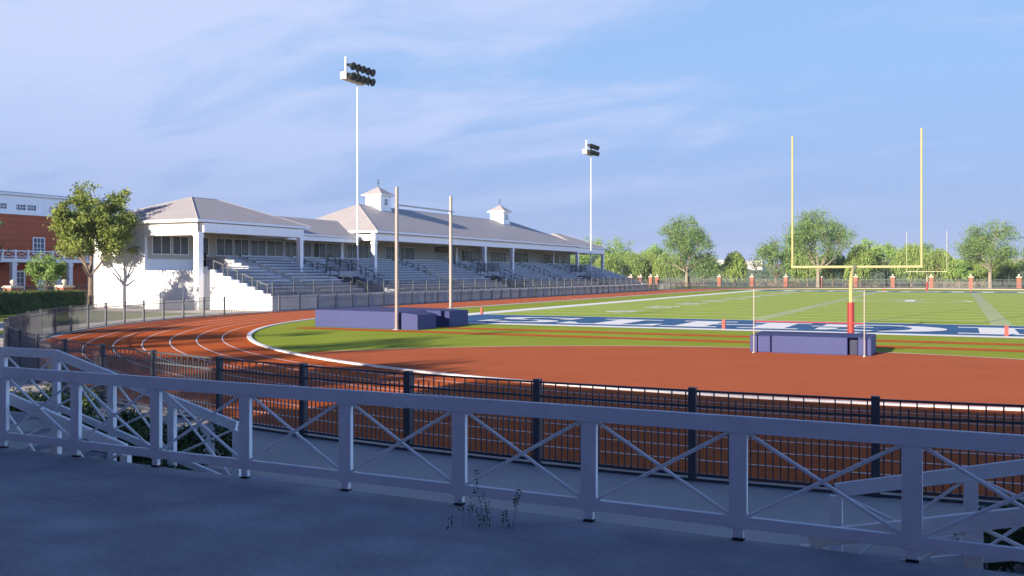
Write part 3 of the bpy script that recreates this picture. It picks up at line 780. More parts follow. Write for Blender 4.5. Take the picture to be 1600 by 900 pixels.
F1.place(pts[-1])
f2 = tag(empty('track_fence', (0,YC1+FR,0)), 'low dark metal fence along the far curve of the track, behind the far goal post', 'fence')
F2 = Fence(f2, 2.25, n=12, pw=.012)
pts = []
for k in range(0, 46):
    t = PI - k*st*1.15; pts.append((FR*math.cos(t), YC1+1.5+FR*math.sin(t)))
for i in range(len(pts)-1): F2.place(pts[i], pts[i+1])
F2.place(pts[-1])

# ------------------------------------------------------------ white cross-braced railings
def braced(name, label, runs, group=None):
    "runs: list of (p, q) ground points of consecutive posts; rail heights above them"
    p0 = runs[0][0]
    t = tag(empty(name, p0), label, 'railing', group)
    o_ = Vector(p0)
    tr, br_ = [], []
    seen = []
    def post(p, foot):
        for s_ in seen:
            if (s_-p).length < .05: return
        seen.append(p.copy()); q = p - o_
        m_ = MB()
        if foot:
            m_.box(q.x-.065,q.x+.065,q.y-.022,q.y+.022,q.z+.085,q.z+.80).box(q.x-.038,q.x+.038,q.y-.02,q.y+.02,q.z+.02,q.z+.084)
        else: m_.box(q.x-.055,q.x+.055,q.y-.03,q.y+.03,q.z-.3,q.z+.80)
        o = m_.build('post', M['rail_white'], t, bevel=.004)
        if foot: MB().box(q.x-.042,q.x+.042,q.y-.026,q.y+.026,q.z+.004,q.z+.016).build('foot_gap', M['black'], o)  # black slab standing in for the dark gap under the raised post
    for (p, q, foot) in runs:
        p = Vector(p); q = Vector(q); a_ = p-o_; b_ = q-o_
        post(p, foot); post(q, foot)
        up_ = Vector((0,0,1))
        MB().bar(a_+up_*.855, b_+up_*.855, .05, .105).bar(a_+up_*.795, b_+up_*.795, .066, .014).build('top_rail', M['rail_white'], t, bevel=.004)
        d = (q-p).normalized()
        MB().bar(a_+d*.06+up_*.135, b_-d*.06+up_*.135, .045, .085).build('bottom_rail', M['rail_white'], t, bevel=.004)
        for (z0_, z1_, off) in ((.79,.175,.004),(.175,.79,-.004)):
            MB().cyl(a_+d*.06+up_*z0_+Vector((0,off,0)), b_-d*.06+up_*z1_+Vector((0,off,0)), .0145, .0145, 8).build('brace', M['rail_white'], t)
    return t
def chain(pts, foot): return [(pts[i], pts[i+1], foot) for i in range(len(pts)-1)]
# main railing on the terrace edge
sp = 1.166; x4 = 4.0 - .004
import math as _m
def mx(px):   # ground x on the edge line of a post seen in the photograph (used once to set the spacing)
    return px
PX0 = 4.004
xs = [PX0 + (i-8)*sp for i in range(0, 12)]
braced('terrace_railing', 'long white cross-braced railing along the edge of the shaded terrace in the foreground', chain([(x, YE-.03, TZ) for x in xs], True))
YN, YF = -38.44, -36.78
def zt(x): 
    ax = abs(x)
    return TZ if ax >= 6.8 else max(-.08, TZ*(ax-3.45)/(6.8-3.45))
grp = 'white railings beside the two stairs'
braced('stair_railing', 'white sloping railing on the far side of the left stair, level at its top end', chain([(x,YF,zt(x)) for x in (-10.1,-9.0,-7.9,-6.8,-5.73,-4.66,-3.59)], False), grp)
braced('stair_railing', 'white sloping railing on the near side of the left stair, mostly behind the terrace railing', chain([(x,YN,zt(x)) for x in (-6.8,-5.73,-4.66,-3.59)], False), grp)
braced('stair_railing', 'white sloping railing on the far side of the right stair, beside the dark bush', chain([(x,YF,zt(x)) for x in (3.31,4.38,5.45,6.6,7.7,8.8)], False), grp)
braced('stair_railing', 'white sloping railing on the near side of the right stair, low behind the terrace railing', chain([(x,YN,zt(x)) for x in (3.31,4.38,5.45,6.6)], False), grp)

# ------------------------------------------------------------ goal posts
M['yellowpale'] = mat('post_pale_yellow', (.40,.38,.24), .4, .04, 3)
def goal(y, face, label, ym='yellow', k=1.0):
    t = tag(empty('goal_post', (0,y,0)), label, 'goal post', 'yellow goal posts of the football field')
    b = -face*1.9
    pole = [(0,b,0)]; pole.append((0,b,2.15))
    for i in range(1,8):
        q = i/7*PI/2*.92; pole.append((0, b + face*1.85*(1-math.cos(q)), 2.15+.9*math.sin(q)))
    pole.append((0,0,3.05))
    MB().tube(pole,.08*k,12).build('support_pole', M[ym], t)
    MB().lathe((0,b,0),[(.15,0),(.15,1.42),(.14,1.45)],16).build('pole_padding', M['red'], t)
    MB().cyl((-2.86,0,3.05),(2.86,0,3.05),.062*k,.062*k,12).build('crossbar', M[ym], t)
    for s_ in (-1,1): MB().cyl((s_*2.82,0,3.05),(s_*2.82,0,9.3),.048*k,.046*k,12).build('upright', M[ym], t)
goal(0, 1, 'tall yellow goal post with red padding at the near end zone')
goal(FL, -1, 'small far yellow goal post standing at the opposite end of the field', 'yellowpale', .85)
def pylon(x,y,lab,g=None):
    o = MB().box(-.075,.075,-.075,.075,0,.45).build('pylon', M['pylon'], None, bevel=.01); o.location = (x,y,.02); tag(o, lab, 'pylon', 'orange pylons marking the end zones')
pylon(-FX,9.144,'orange pylon at the left corner of the near goal line, beside the white sideline')
pylon(-6.1,0,'orange pylon on the near end line in the letter H of the end zone')
pylon(6.2,0,'orange pylon on the near end line at the right edge of the picture')
pylon(-6.1,FL,'tiny orange pylon on the far end line, left of the far goal post')
pylon(6.1,FL,'tiny orange pylon on the far end line, right of the far goal post')

# ------------------------------------------------------------ pole vault
t = tag(empty('vault_landing_mat', (-22.3,-5,0)), 'big blue pole vault landing mat with two front wings beside the end zone', 'landing mat')
o_ = t.location
def lp(x,y,z): return (x-o_.x, y-o_.y, z)
b = MB(); b.v = [lp(*p) for p in [(-25.35,-7.4,0),(-20.35,-7.4,0),(-20.35,-2.3,0),(-25.35,-2.3,0),(-25.35,-7.4,.9),(-20.35,-7.4,.86),(-20.35,-2.3,.86),(-25.35,-2.3,.9)]]
b.f = [(0,3,2,1),(4,5,6,7),(0,1,5,4),(1,2,6,5),(2,3,7,6),(3,0,4,7)]
body = b.build('mat_body', M['mat_blue'], t, bevel=.03)
def wing(poly, zs, name):
    n = len(poly); b = MB(); b.v = [lp(x,y,.0) for x,y in poly] + [lp(x,y,z) for (x,y),z in zip(poly,zs)]
    b.f = [tuple(range(n-1,-1,-1)), tuple(range(n,2*n))] + [(i,(i+1)%n,(i+1)%n+n,i+n) for i in range(n)]
    return b.build(name, M['mat_blue'], t, bevel=.02)
wing([(-20.33,-7.4),(-19.2,-7.4),(-19.2,-5.65),(-20.33,-5.15)], [.86,.74,.74,.86], 'mat_wing')
wing([(-20.33,-4.8),(-19.2,-4.3),(-19.2,-2.3),(-20.33,-2.3)], [.86,.8,.8,.86], 'mat_wing')
def standard(x,y,h,wd,lab,cat,g,foot=True):
    t = tag(empty('upright_standard', (x,y,0)), lab, cat, g)
    MB().box(-wd/2,wd/2,-wd/2,wd/2,.03,h).build('standard_pole', M['standard'], t, bevel=.006)
    MB().box(-wd,wd,-wd,wd,0,.03).box(-wd*.4,wd*.4,-.2,.2,0,.025).build('base_plate', M['grey'], t)
    return t
g_ = 'pole vault standards beside the big blue mat'
s1 = standard(-20.25,-7.62,6.95,.13,'tall pale pole vault standard in front of the blue mat, left of the pair','standard',g_)
s2 = standard(-20.45,-1.98,6.95,.13,'tall pale pole vault standard behind the blue mat, right of the pair','standard',g_)
for s_, y_ in ((s1,.12),(s2,-.12)): MB().box(-.05,.05,min(0,y_),max(0,y_)+.05,5.98,6.08).build('bar_holder', M['grey'], s_)
o = MB().cyl((0,-2.85,0),(0,2.85,0),.04,.04,8).build('vault_crossbar', M['grey']); o.location = (-20.3,-4.8,6.09); tag(o,'thin grey crossbar resting high between the two pole vault standards','crossbar')

# high jump
t = tag(empty('high_jump_mat', (-.2,-12,0)), 'low blue high jump mat in front of the near goal post', 'landing mat')
o_ = t.location
def pm(x0,x1,y0,y1,z1,name='mat_section',m='mat_blue'):
    return MB().box(x0-o_.x,x1-o_.x,y0-o_.y,y1-o_.y,0,z1).build(name, M[m], t, bevel=.025)
pm(-2.25,-1.55,-12.82,-11.0,.60); pm(-1.50,.98,-12.9,-10.9,.60)
pm(1.02,1.28,-12.68,-10.95,.59,'mat_gusset','mat_navy'); pm(1.30,1.72,-12.86,-10.9,.62)
MB().add([(-2.2-o_.x,-12.84-o_.y,.585),(1.7-o_.x,-12.9-o_.y,.605),(1.7-o_.x,-10.92-o_.y,.63),(-2.2-o_.x,-10.98-o_.y,.635)],[(0,1,2,3)]).add([(-2.2-o_.x,-12.84-o_.y,.57),(1.7-o_.x,-12.9-o_.y,.57),(1.7-o_.x,-10.92-o_.y,.57),(-2.2-o_.x,-10.98-o_.y,.57)],[(0,3,2,1)]).build('mat_cover', M['mat_blue'], t)
g_ = 'high jump standards in front of the low mat'
s1 = standard(-2.06,-13.1,2.2,.034,'thin left high jump standard in front of the low blue mat','standard',g_)
s2 = standard(1.52,-13.1,2.2,.034,'thin right high jump standard in front of the low blue mat','standard',g_)
o = MB().cyl((-1.79,0,0),(1.79,0,0),.018,.018,8).build('high_jump_bar', M['pylon']); o.location = (-.27,-13.05,1.09); tag(o,'red high jump crossbar between the two thin standards','crossbar')

# ------------------------------------------------------------ far brick piers and fence
def pier(x,y,h,lab,grp_,wd=.75):
    t = tag(empty('brick_pier', (x,y,0)), lab, 'pier', grp_)
    s_ = wd/2
    MB().box(-s_,s_,-s_,s_,-.1,h).build('pier_shaft', M['pierbrick'], t)
    MB().box(-s_-.1,s_+.1,-s_-.1,s_+.1,h,h+.12).box(-s_-.03,s_+.03,-s_-.03,s_+.03,h+.12,h+.2).build('pier_cap', M['stone'], t, bevel=.015)
    MB().lathe((0,0,h+.2),[(.1,0),(.07,.07),(.15,.14),(.2,.24),(.2,.3),(.15,.4),(.05,.47)],12).build('ball_finial', M['stone'], t, smooth=True)
    return t
gp = 'brick piers of the far boundary fence'
YP = 150.0
def xat(px, Y):
    a_ = .45152839; u = (px-800)/1435.27
    dxx = u*math.cos(a_)-math.sin(a_); dyy = u*math.sin(a_)+math.cos(a_)
    return 4.28 + dxx*(Y+45.357)/dyy
px_ = [1074,1124,1175,1228,1282,1337,1395,1455,1517,1592]
desc = ['at the trunk of the leftmost tall round tree','just right of the leftmost tall round tree','near the pale gap between the trees','under the left edge of the round-crowned trees','beside the trunk of the middle tall tree','behind the near goal post','halfway between the near and far goal posts','just right of the far goal post','left of the rightmost tall tree trunk','at the right edge of the picture']
PX = [xat(p, YP) for p in px_]
for x, d in zip(PX, desc): pier(x, YP, 2.0, 'red brick pier with pale ball cap '+d, gp)
for p, dd in ((1027,'the nearer of the close pair'),(1017,'the left one of the close pair'),(1001,'just left of the close pair'),(986,'half hidden behind its last rows')):
    Y_ = {1027:150.0,1017:146.0,1001:140.,986:132.}[p]
    pier(xat(p,Y_), Y_, 2.0, 'red brick pier past the grandstand end, '+dd, gp)
f3 = tag(empty('boundary_fence', (0,YP,0)), 'thin dark iron fence running between the far brick piers in front of the willows', 'fence')
allx = sorted(PX + [xat(1027,YP)])
for i in range(len(allx)-1):
    a0, b0 = allx[i]+.45, allx[i+1]-.45
    m_ = MB(); n_ = int((b0-a0)/.2)
    for z in (.2, 1.6): m_.box(a0,b0,-.02,.02,z-.02,z+.02)
    for k in range(n_+1): x = a0+(b0-a0)*k/n_; m_.box(x-.011,x+.011,-.011,.011,.0,1.75)
    m_.build('fence_bay', M['fence'], f3)

# ------------------------------------------------------------ vegetation
def leaf_quad(V, F, p, s, rn, up=None):
    # one leaf: a narrow folded diamond with a random facing
    a = rn.uniform(0, 2*PI); z = rn.uniform(-.7, .9); q = math.sqrt(max(0, 1-z*z))
    n = Vector((q*math.cos(a), q*math.sin(a), z))
    t = n.orthogonal().normalized(); b = n.cross(t)
    r = rn.uniform(0, 2*PI); t2 = t*math.cos(r)+b*math.sin(r); b2 = n.cross(t2)
    L = s*rn.uniform(.7,1.3); W = L*.42
    o = len(V)
    V += [tuple(p - t2*L*.5), tuple(p + b2*W*.5 + n*W*.12), tuple(p + t2*L*.5), tuple(p - b2*W*.5 + n*W*.12)]
    F.append((o,o+1,o+2,o+3))
def make_mesh(name, V, F, m, parent):
    me = bpy.data.meshes.new(name); me.from_pydata(V, [], F); me.update(); me.materials.append(m)
    o = bpy.data.objects.new(name, me); C.objects.link(o); o.parent = parent; return o
def tree(loc, label, cat, H, crown_r, crown_z0, trunk_r, leafm, barkm, seed, leaf=.2, nleaf=9000, fork=.25, name='tree', group=None, spread=1.0, clump=.55, gap=.0, flat=1.0, lean=0):
    rn = random.Random(seed)
    t = tag(empty(name, loc), label, cat, group)
    br = MB(); tips = []
    cz = (H + crown_z0)/2; ch = (H - crown_z0)/2
    def inside(p, k=1.0):
        return (p.x/(crown_r*k))**2 + (p.y/(crown_r*k))**2 + ((p.z-cz)/(ch*k))**2 < 1
    def grow(p, d, L, r, depth):
        n_ = 3; pts = [p]; dd = d.copy()
        for i in range(n_):
            dd = (dd + Vector((rn.uniform(-.18,.18), rn.uniform(-.18,.18), rn.uniform(-.05,.16)))).normalized()
            pts.append(pts[-1] + dd*L/n_)
        for i in range(n_):
            ra = r*(1-.4*i/n_); rb = r*(1-.4*(i+1)/n_)
            br.cyl(pts[i], pts[i+1], ra, rb, 7 if depth < 2 else 4, caps=False)
        if depth >= 2: tips.append((pts[-1], L)); tips.append(((pts[1]+pts[2])/2, L))
        if depth >= 4 or not inside(pts[-1], .93): return
        k = rn.choice((2,3,3)) if depth < 3 else 2
        for j in range(k):
            a = rn.uniform(0,2*PI); sp_ = rn.uniform(.45,.85)*spread
            o = dd.orthogonal().normalized(); o = Matrix.Rotation(a, 3, dd) @ o
            nd = (dd*math.cos(sp_) + o*math.sin(sp_)); nd.z += .12; nd.normalize()
            grow(pts[-1], nd, L*rn.uniform(.62,.82), r*.58, depth+1)
    fh = H*fork
    P = [Vector((0,0,-.1)), Vector((rn.uniform(-.1,.1)*trunk_r*3, rn.uniform(-.1,.1)*trunk_r*3, fh*.55)), Vector((lean*fh, 0, fh))]
    br.cyl(P[0]-Vector((0,0,.0)), P[0]+Vector((0,0,.35)), trunk_r*1.5, trunk_r*1.08, 10, caps=False)
    br.cyl(P[0]+Vector((0,0,.35)), P[1], trunk_r*1.08, trunk_r*.92, 10, caps=False); br.cyl(P[1], P[2], trunk_r*.92, trunk_r*.8, 10, caps=False)
    nl = 6
    for j in range(nl):
        a = 2*PI*j/nl + rn.uniform(-.4,.4); e = rn.uniform(.35,1.15)
        d = Vector((math.cos(a)*math.cos(e), math.sin(a)*math.cos(e), math.sin(e)))
        grow(P[2] - Vector((0,0,rn.uniform(0,.12)*fh)), d, min(crown_r, ch)*rn.uniform(.55,.75), trunk_r*.5, 1)
    grow(P[2], Vector((.03,.02,1)).normalized(), ch*.85, trunk_r*.7, 1)
    make_mesh('trunk', br.v, br.f, M[barkm], t)
    # leaf clumps: at the tips and scattered near the crown surface
    cl = [(p, crown_r*.16) for p, L in tips if inside(p, 1.12)]
    tries = 0
    while len(cl) < max(90, len(tips)*1.25) and tries < 3000:
        tries += 1
        a = rn.uniform(0,2*PI); zz = rn.uniform(-1,1); q = math.sqrt(1-zz*zz); rr = rn.uniform(.55,1.0)
        # lumpy outline
        lump = 1 + .16*math.sin(3*a+seed) * q + .12*math.sin(7*a+2*seed+4*zz) + .10*math.sin(5*zz+seed)
        p = Vector((crown_r*q*math.cos(a)*rr*lump, crown_r*q*math.sin(a)*rr*lump, cz + ch*zz*rr*lump*flat))
        if p.z < crown_z0*.85: continue
        if gap and math.sin(p.x*2.1/crown_r*3+seed)*math.sin(p.z*2.3/ch*3+seed*2)*math.cos(p.y*2/crown_r*3) > gap: continue
        cl.append((p, crown_r*rn.uniform(.10,.20)))
    V, F = [], []
    per = max(4, int(nleaf/len(cl)))
    for p, r in cl:
        for i in range(per):
            g = Vector((rn.gauss(0,1), rn.gauss(0,1), rn.gauss(0,.7)))*r*clump
            leaf_quad(V, F, p+g, leaf, rn)
    make_mesh('crown', V, F, M[leafm], t)
    return t
def willow(loc, label, H, cr, seed, leafm='leaf_willow', group=None, ns=260, leaf=.34):
    rn = random.Random(seed); t = tag(empty('willow_tree', loc), label, 'willow tree', group)
    br = MB(); br.cyl((0,0,-.1),(0,.05,H*.3),.26,.2,8,caps=False)
    V, F = [], []
    for j in range(6):
        a = 2*PI*j/6+rn.uniform(-.3,.3); br.tube([(0,0,H*.28),(cr*.3*math.cos(a),cr*.3*math.sin(a),H*.62),(cr*.6*math.cos(a),cr*.6*math.sin(a),H*.78)], .07, 5)
    lumps = [(rn.uniform(0,2*PI), rn.uniform(.4,.9)) for _ in range(7)]
    for j in range(ns):
        a, rr = lumps[j % 7]; a += rn.gauss(0,.35); rr = min(1.0, max(.05, rr + rn.gauss(0,.17)))
        x = cr*rr*math.cos(a); y = cr*rr*math.sin(a); z = H*(1-.42*rr*rr) + rn.uniform(-.6,.3)
        zb = rn.uniform(.12,.42)*H if rn.random() < .7 else z*rn.uniform(.4,.7)
        sx, sy = rn.uniform(-.06,.06), rn.uniform(-.06,.06)
        k = 0
        while z > zb:
            s_ = leaf*rn.uniform(.7,1.2); a2 = rn.uniform(0,2*PI); wd = s_*.28
            px, py = x + rn.gauss(0,.10) + sx*k, y + rn.gauss(0,.10) + sy*k
            o = len(V); cx_, cy_ = math.cos(a2)*wd, math.sin(a2)*wd
            V += [(px,py,z+s_*.6),(px+cx_,py+cy_,z),(px+sx,py+sy,z-s_*.7),(px-cx_,py-cy_,z-.05)]; F.append((o,o+1,o+2,o+3))
            z -= s_*rn.uniform(.45,.75); k += 1
    # fuller top
    for j in range(ns*5):
        a = rn.uniform(0,2*PI); rr = math.sqrt(rn.random()); z = H*(1-.42*rr*rr)*rn.uniform(.80,1.02)
        leaf_quad(V, F, Vector((cr*rr*math.cos(a), cr*rr*math.sin(a), z)), leaf*.9, rn)
    make_mesh('trunk', br.v, br.f, M['bark'], t); make_mesh('crown', V, F, M[leafm], t)
    return t
def at(px, Y): return (xat(px, Y), Y, 0)
# big leafy tree by the end wall
tree((-55.5,3.9,0), 'leafy olive green tree standing on the lawn in front of the white end wall', 'tree', 9.3, 2.95, 3.4, .20, 'leaf_olive', 'bark', 11, leaf=.25, nleaf=22000, fork=.30, spread=.95, clump=.6, gap=.35)
# far big trees
gt = 'tall round trees beyond the far end of the field'
tree(at(1073,149), 'tall round tree with a pale trunk, leftmost of three, just past the grandstand', 'tree', 14.6, 5.6, 3.2, .34, 'leaf_far', 'barkpale', 21, .36, 15000, .22, group=gt, gap=.22, clump=.7)
tree(at(1278,149), "tallest round tree, its pale trunk right of the near goal's left upright", 'tree', 15.2, 6.2, 4.0, .36, 'leaf_far', 'barkpale', 33, .36, 15000, .24, group=gt, gap=.22, clump=.7)
tree(at(1547,149), 'round open tree with a pale trunk at the far right, apart from the others', 'tree', 12.2, 5.9, 4.0, .34, 'leaf_far', 'barkpale', 45, .33, 13000, .30, group=gt, gap=.2, clump=.7)
# willows
gw = 'willows beyond the far brick piers'
W_ = [(985,175,8.2,4.2,'behind the near end of the far fence beside the grandstand'),(1012,178,8.0,4.0,'left of the close pair of brick piers'),(1046,176,8.4,4.4,'overlapping the left side of the leftmost tall tree'),
      (1148,158,7.6,2.9,'standing alone in front of the pale far buildings'),(1262,170,8.2,4.4,'behind the left upright of the near goal post'),(1301,172,8.0,4.0,'behind the crossbar of the near goal post'),
      (1345,155,8.6,3.3,'between the two uprights of the near goal post'),(1424,172,9.4,4.2,'behind the left upright of the far goal post'),(1462,170,8.2,4.2,'between the uprights of the far goal post'),
      (1526,176,6.2,3.2,'seen under the left side of the rightmost tall tree'),(1567,176,6.2,3.0,'seen under the right side of the rightmost tall tree'),(948,168,7.6,4.0,'framed between the last two grandstand columns')]
for i,(p,Y,h,r,l) in enumerate(W_): willow(at(p,Y), 'drooping yellow-green willow '+l, h, r, 100+i, group=gw)
gr_ = 'leafy green trees beyond the far brick piers'
for i,(p,Y,h,r,z0,lm,l) in enumerate([(928,200,13.0,4.6,1.5,'leaf_bright','rising just right of the grandstand roof corner'),(962,205,13.0,5.0,1.5,'leaf_bright','highest of the ones between the grandstand and the willows'),
      (1018,205,10.8,4.4,1.0,'leaf_bright','rising behind willows left of the leftmost tall tree'),(1100,178,7.4,4.4,1.0,'leaf_far','low and rounded under the right side of the leftmost tall tree'),(900,190,10.5,4.5,1.5,'leaf_bright','seen under the grandstand roof end'),
      (1212,172,10.4,5.0,1.2,'leaf_far','wide and dense, left of the near goal post'),(1243,178,10.6,4.0,1.2,'leaf_bright','just left of the near goal upright'),(1352,182,10.6,4.2,1.2,'leaf_bright','behind the willow between the near goal uprights'),(1385,176,9.6,4.0,1.0,'leaf_bright','fresh green, left of the far goal post'),
      (1497,170,5.4,2.5,1.0,'leaf_bright','small and low, right of the far goal post'),(1441,190,9.6,4.6,1.2,'leaf_far','behind the far goal post'),(1620,180,9,4.5,1.2,'leaf_far','cut by the right edge of the picture')]):
    tree(at(p,Y), 'leafy green tree '+l, 'tree', h, r, z0, .2, lm, 'bark', 200+i, .48, 5200, .2, group=gr_, gap=.3, clump=.75)
# dry brush among the willow trunks (one mass)
V, F = [], []; rn = random.Random(5)
for j in range(9000):
    a0 = rn.uniform(0,1); x = xat(1040+560*a0, 156) ; 
    if math.sin(x*.35)+.5*math.sin(x*.9+1) < -.1: continue
    p = Vector((x, 154+rn.uniform(0,7), rn.uniform(0,1.5)*rn.random()**.5))
    leaf_quad(V, F, p, .28, rn)
o = make_mesh('dry_brush', V, F, M['dry'], None); o['kind'] = 'stuff'

# hedge, left
def leafbox(x0,x1,y0,y1,z1,n,leaf,seed,V,F):
    rn = random.Random(seed)
    A = [(x1-x0)*(y1-y0), (y1-y0)*z1, (y1-y0)*z1, (x1-x0)*z1, (x1-x0)*z1]
    for j in range(n):
        k = rn.choices(range(5), A)[0]; u = rn.random(); v = rn.random()
        x, y, z = (x0+u*(x1-x0), y0+v*(y1-y0), z1) if k == 0 else ((x1, y0+u*(y1-y0), v*z1) if k == 1 else ((x0, y0+u*(y1-y0), v*z1) if k == 2 else ((x0+u*(x1-x0), y1, v*z1) if k == 3 else (x0+u*(x1-x0), y0, v*z1))))
        leaf_quad(V, F, Vector((x+rn.gauss(0,.05), y+rn.gauss(0,.05), max(.03, z+rn.gauss(0,.05)))), leaf, rn)
hd_ = tag(empty('hedge', (-55,-5,0)), 'long clipped dark green hedge along the lawn at the left edge', 'hedge')
m_ = MB().box(-.75,.95,-14,7.15,0,1.37); m_.build('hedge_core', M['leaf_dark'], hd_)
V, F = [], []; leafbox(-.8,1.0,-14,7.2,1.42,34000,.13,3,V,F); make_mesh('hedge_leaves', V, F, M['leaf_hedge'], hd_)
# small round tree before the brick building
tree((-70,11.2,0), 'small round bushy green tree in front of the brick building porch', 'tree', 4.5, 1.55, 1.3, .07, 'leaf_bright', 'bark', 61, .2, 5200, .3, clump=.6)
tree((-52.3,-9.0,0), 'dark green tree cut off by the left edge of the picture, before the brick building', 'tree', 8.0, 2.5, 1.4, .16, 'leaf_dark', 'bark', 62, .26, 9000, .22, clump=.6)
# bushes beside the stairs
def bush(x0,x1,y0,y1,h,label,seed,n=6500):
    t = tag(empty('bush', ((x0+x1)/2,(y0+y1)/2,0)), label, 'bush', 'dark bushes beside the stairs')
    rn = random.Random(seed); V, F = [], []; br = MB(); cx_, cy_ = t.location.x, t.location.y
    cs = []
    for i in range(int((x1-x0)*(y1-y0)*9)+6): cs.append(Vector((rn.uniform(x0,x1)-cx_, rn.uniform(y0,y1)-cy_, rn.uniform(.25,.8)*h)))
    for c_ in cs: br.tube([(0,0,0),(c_.x*.7,c_.y*.7,.06),tuple(c_)], .008, 4)
    for j in range(n):
        c_ = cs[j % len(cs)]; g = Vector((rn.gauss(0,1),rn.gauss(0,1),rn.gauss(0,1))).normalized()*rn.uniform(.1,.26)
        p = c_+g
        if p.z < .02 or p.z > h*1.1: continue
        leaf_quad(V, F, p, .075, rn)
    br.build('stems', M['bark'], t); make_mesh('leaves', V, F, M['leaf_bush'], t)
bush(-7.3,-4.6,-36.5,-35.6,.68,'dark leafy bush along the left stair railing',71,17000)
bush(-5.1,-4.0,-38.1,-36.9,.30,'low dark bush between the two left stair railings',74,9000)
bush(-12.6,-8.2,-36.3,-34.4,.86,'dark leafy bush beyond the level end of the left stair railing',72,14000)
bush(4.35,7.6,-36.5,-35.1,.74,'dark leafy bush behind the right stair railing at the right edge',73,16000)
bush(4.0,5.1,-38.1,-36.9,.16,'low dark bush between the two right stair railings',75,6000)
# sparse weed on the terrace edge
t = tag(empty('weed', (.15,-38.95,TZ)), 'sparse weed with a few small leaf sprigs on the terrace in front of the railing', 'plant')
rn = random.Random(9); V, F = [], []; br = MB()
o_ = t.location
for (px, py) in [(746,741),(738,783),(752,778),(743,762),(762,791),(748,799),(758,804),(765,803),(752,813),(762,821),(788,806),(793,820),(810,768),(808,781),(806,787),(703,816),(721,789),(735,793)]:
    a_ = .45152839; d = 6.95 + rn.uniform(-.12,.12); u = (px-800)/1435.27
    x = 4.28+d*(u*math.cos(a_)-math.sin(a_)); y = -45.357+d*(u*math.sin(a_)+math.cos(a_)); z = 2.734+(427.65-py)/1435.27*d
    z = max(z, TZ+.02)
    c_ = Vector((x,y,z)) - o_
    br.tube([(c_.x*.95, c_.y*.6-.02, 0),(c_.x, c_.y, max(.01,c_.z-.02))], .0009, 4)
    for j in range(8):
        q = c_ + Vector(((j%2-.5)*.028, rn.gauss(0,.008), -.04+.011*j))
        leaf_quad(V, F, q, .032, rn)
br.build('stems', M['bark'], t); make_mesh('leaves', V, F, M['leaf_bush'], t)

# ------------------------------------------------------------ brick building, left
bb = tag(empty('brick_building', (-90,20,0)), 'long brick building with a white attic storey and a white columned porch behind the hedge', 'building')
bo = Matrix.Translation((90,-20,0))
def bp(mb, name, m, parent=None, **k):
    o = mb.build(name, M[m], parent or bb, **k)
    if parent is None: o.matrix_parent_inverse = bo
    return o
bp(MB().box(-97,-85,-14,30,0,8.95), 'brick_facade', 'brick')
at_ = bp(MB().box(-97,-84.8,-14.2,30.2,8.96,9.28).box(-96.6,-85.0,-14,30,9.28,11.0).box(-97,-84.6,-14.4,30.4,11.0,11.2), 'attic_storey', 'white', bevel=.02)
bp(MB().box(-97,-84.7,-14.3,30.3,11.205,11.3), 'flat_roof', 'roof')
def bwin(y0,y1,z0,z1,nx,nz,nm='window',x=-85.0,fr=.1):
    f = MB(); f.box(x+.002,x+.09,y0-fr,y0,z0-fr,z1+fr).box(x+.002,x+.09,y1,y1+fr,z0-fr,z1+fr).box(x+.002,x+.09,y0,y1,z0-fr,z0).box(x+.002,x+.09,y0,y1,z1,z1+fr)
    for i in range(1,nx): y = y0+(y1-y0)*i/nx; f.box(x+.002,x+.06,y-.025,y+.025,z0,z1)
    for i in range(1,nz): z = z0+(z1-z0)*i/nz; f.box(x+.003,x+.058,y0,y1,z-.025,z+.025)
    o = bp(f, nm, 'white'); MB().box(x+.004,x+.03,y0,y1,z0,z1).build('pane', M['glassblue'], o)
for y in (-8,-2.3,3.4,9.1,15.2,20.95,26.7): bwin(y,y+1.25,4.95,6.55,3,3)
for y in (-6.5,1,8.8,15.2,16.8,18.95,20.2,22.9,24.2):
    bwin(y+.08,y+1.02,9.5,10.05,3,2,x=-84.999,fr=.04)
for y in (13.2,18.95,28.0): bwin(y,y+.85,.5,2.9,2,4,fr=.16)
for y in (21.4,):
    o = bp(MB().box(-84.998,-84.85,y,y+2.9,0,3.1), 'door_surround', 'white', bevel=.02); MB().box(-84.85,-84.82,y+.9,y+2.0,0.02,2.5).build('door', M['glassblue'], o)
bp(MB().box(-84.99,-82.3,-10,27.6,3.9,4.28), 'balcony_slab', 'white', bevel=.02)
bal = MB(); 
bal.box(-82.45,-82.35,-10,27.5,5.02,5.12).box(-82.43,-82.37,-10,27.5,4.42,4.48)
y = -10.
cnt = 0
bpost = MB()
while y < 27.6:
    bpost.box(-82.50,-82.30,y-.09,y+.09,4.282,5.2)
    if y+1.42 < 27.7:
        bal.cyl((-82.4,y+.09,4.48),(-82.4,y+1.33,5.02),.02,.02,5).cyl((-82.4,y+.09,5.02),(-82.4,y+1.33,4.48),.02,.02,5)
    y += 1.42
bp(bpost,'balcony_post','white'); bp(bal,'balustrade','white')
for y in (-9,-2.5,4,10.5,16.6,23.2,25.9): bp(MB().box(-82.75,-82.3,y,y+.5,0,3.88).box(-82.82,-82.23,y-.06,y+.56,3.6,3.75), 'porch_column', 'white', bevel=.01)

